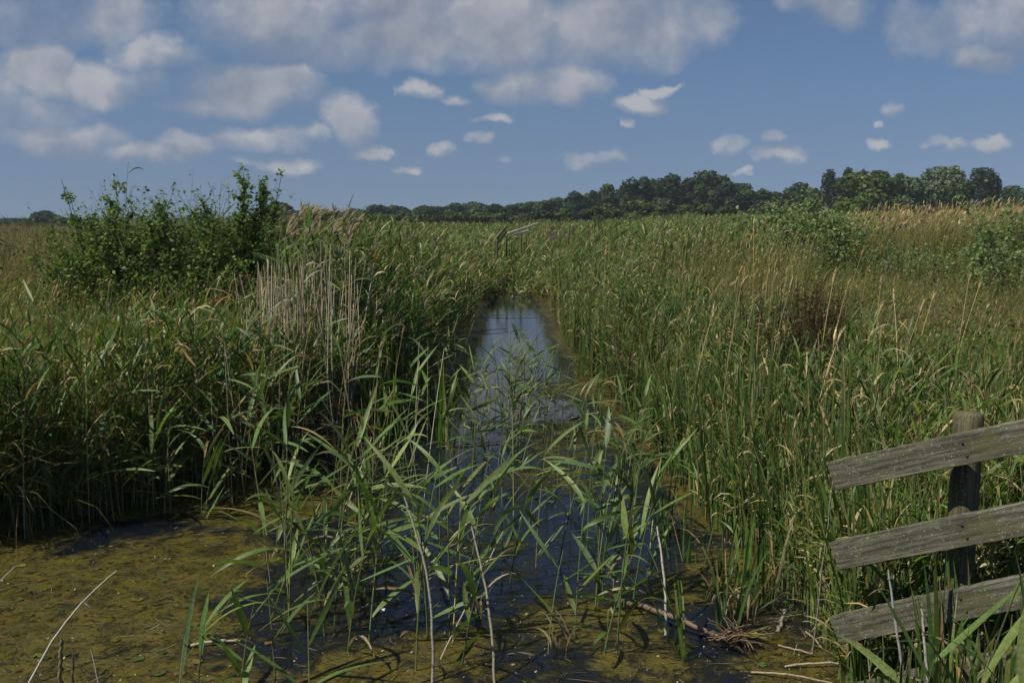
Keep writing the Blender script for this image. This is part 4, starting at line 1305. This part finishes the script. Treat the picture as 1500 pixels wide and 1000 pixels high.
def blobs(vec):
    acc = None
    for px, py, rx, ry, st in BL:
        st *= .78 if rx < 30 else 1
        dd = ray(px, py); cu, cv_ = dd[0] / dd[1], dd[2] / dd[1]
        rx, ry = rx / F * 1.25, ry / F * 1.35
        q = w.vm('MULTIPLY_ADD', vec, (1 / rx, 1 / ry, 0.), (-cu / rx, -cv_ / ry, 0.)).outputs[0]
        ln = w.vm('DOT_PRODUCT', q, q).outputs['Value']
        e = w.math('MULTIPLY_ADD', ln, -st, st)
        acc = e if acc is None else w.math('MAXIMUM', acc, e)
    return w.math('MAXIMUM', acc, -.6)


acc = blobs(uvw)
acc2 = blobs(w.vm('ADD', uvw, (-.006, .011, 0.)).outputs[0])
shape = w.math('MULTIPLY', w.math('SUBTRACT', acc, acc2), .55)
shape = w.math('MINIMUM', w.math('MAXIMUM', shape, -.42), .42)
acc = w.math('MAXIMUM', acc, -.6)
# elsewhere in the sky: ordinary scattered cloud
behind = w.noise(d, 3.2, 5., .55)
bk = w.math('MULTIPLY', w.ss(behind, .5, .72), w.ss(sx.outputs[2], .22, .45))
n1 = w.noise(uv, 11., 8., .60, 0., '3D')
n2v = w.vm('ADD', uv, (-.012, .022, 0.)).outputs[0]
n1b = w.noise(uv, 9., 5., .50, 0., '3D')
n2 = w.noise(n2v, 9., 5., .50, 0., '3D')
den = w.math('ADD', acc, w.math('MULTIPLY_ADD', n1, 2.6, -1.36))
# light: puffs facing the sun side are bright, the deep middles and bases grey
lit = w.math('MULTIPLY_ADD', w.math('SUBTRACT', n1b, n2), 3.4, .45)
thick = w.ss(den, .45, 1.5)
lit = w.math('ADD', lit, shape)
lit = w.math('SUBTRACT', lit, w.math('MULTIPLY', thick, .10), clamp=True)
wid = w.math('MULTIPLY_ADD', lit, -.75, 1.35)
alpha = w.math('DIVIDE', w.math('ADD', den, .10), wid, clamp=True)
alpha = w.math('MAXIMUM', alpha, w.math('MULTIPLY', bk, .9))
alpha = w.math('MULTIPLY', alpha, .70)
ccol = w.mix(lit, (4.1, 4.4, 5.1), (8.4, 8.2, 8.3))
skc = w.mix(alpha, skyc, ccol)
CLOUD_MIX = ccol
bg = w.n('ShaderNodeBackground', {0: skc, 1: .060})
nt.links.new(bg.outputs[0], out.inputs[0])

sun = bpy.data.lights.new('sun', 'SUN'); sun.energy = 5.0; sun.angle = R(.5); sun.color = (1., .94, .79)
so = bpy.data.objects.new('sun', sun); C.objects.link(so)
from mathutils import Vector
so.rotation_euler = Vector((-S[0], -S[1], -S[2])).to_track_quat('-Z', 'Y').to_euler()
so.location = (0, 0, 30)

cam = bpy.data.cameras.new('camera'); cam.sensor_width = 36; cam.lens = 35; cam.clip_end = 6000; cam.clip_start = .05
co = bpy.data.objects.new('camera', cam); C.objects.link(co)
co.location = (0, 0, H); co.rotation_euler = (math.pi / 2 - PITCH, 0, 0)
scene.camera = co

vs = scene.view_settings
vs.view_transform = 'Standard'; vs.look = 'None'; vs.gamma = 1; vs.exposure = .09
cy = scene.cycles
cy.max_bounces = 6; cy.diffuse_bounces = 2; cy.glossy_bounces = 2; cy.transmission_bounces = 3; cy.transparent_max_bounces = 4
cy.caustics_reflective = False; cy.caustics_refractive = False
cy.use_denoising = True
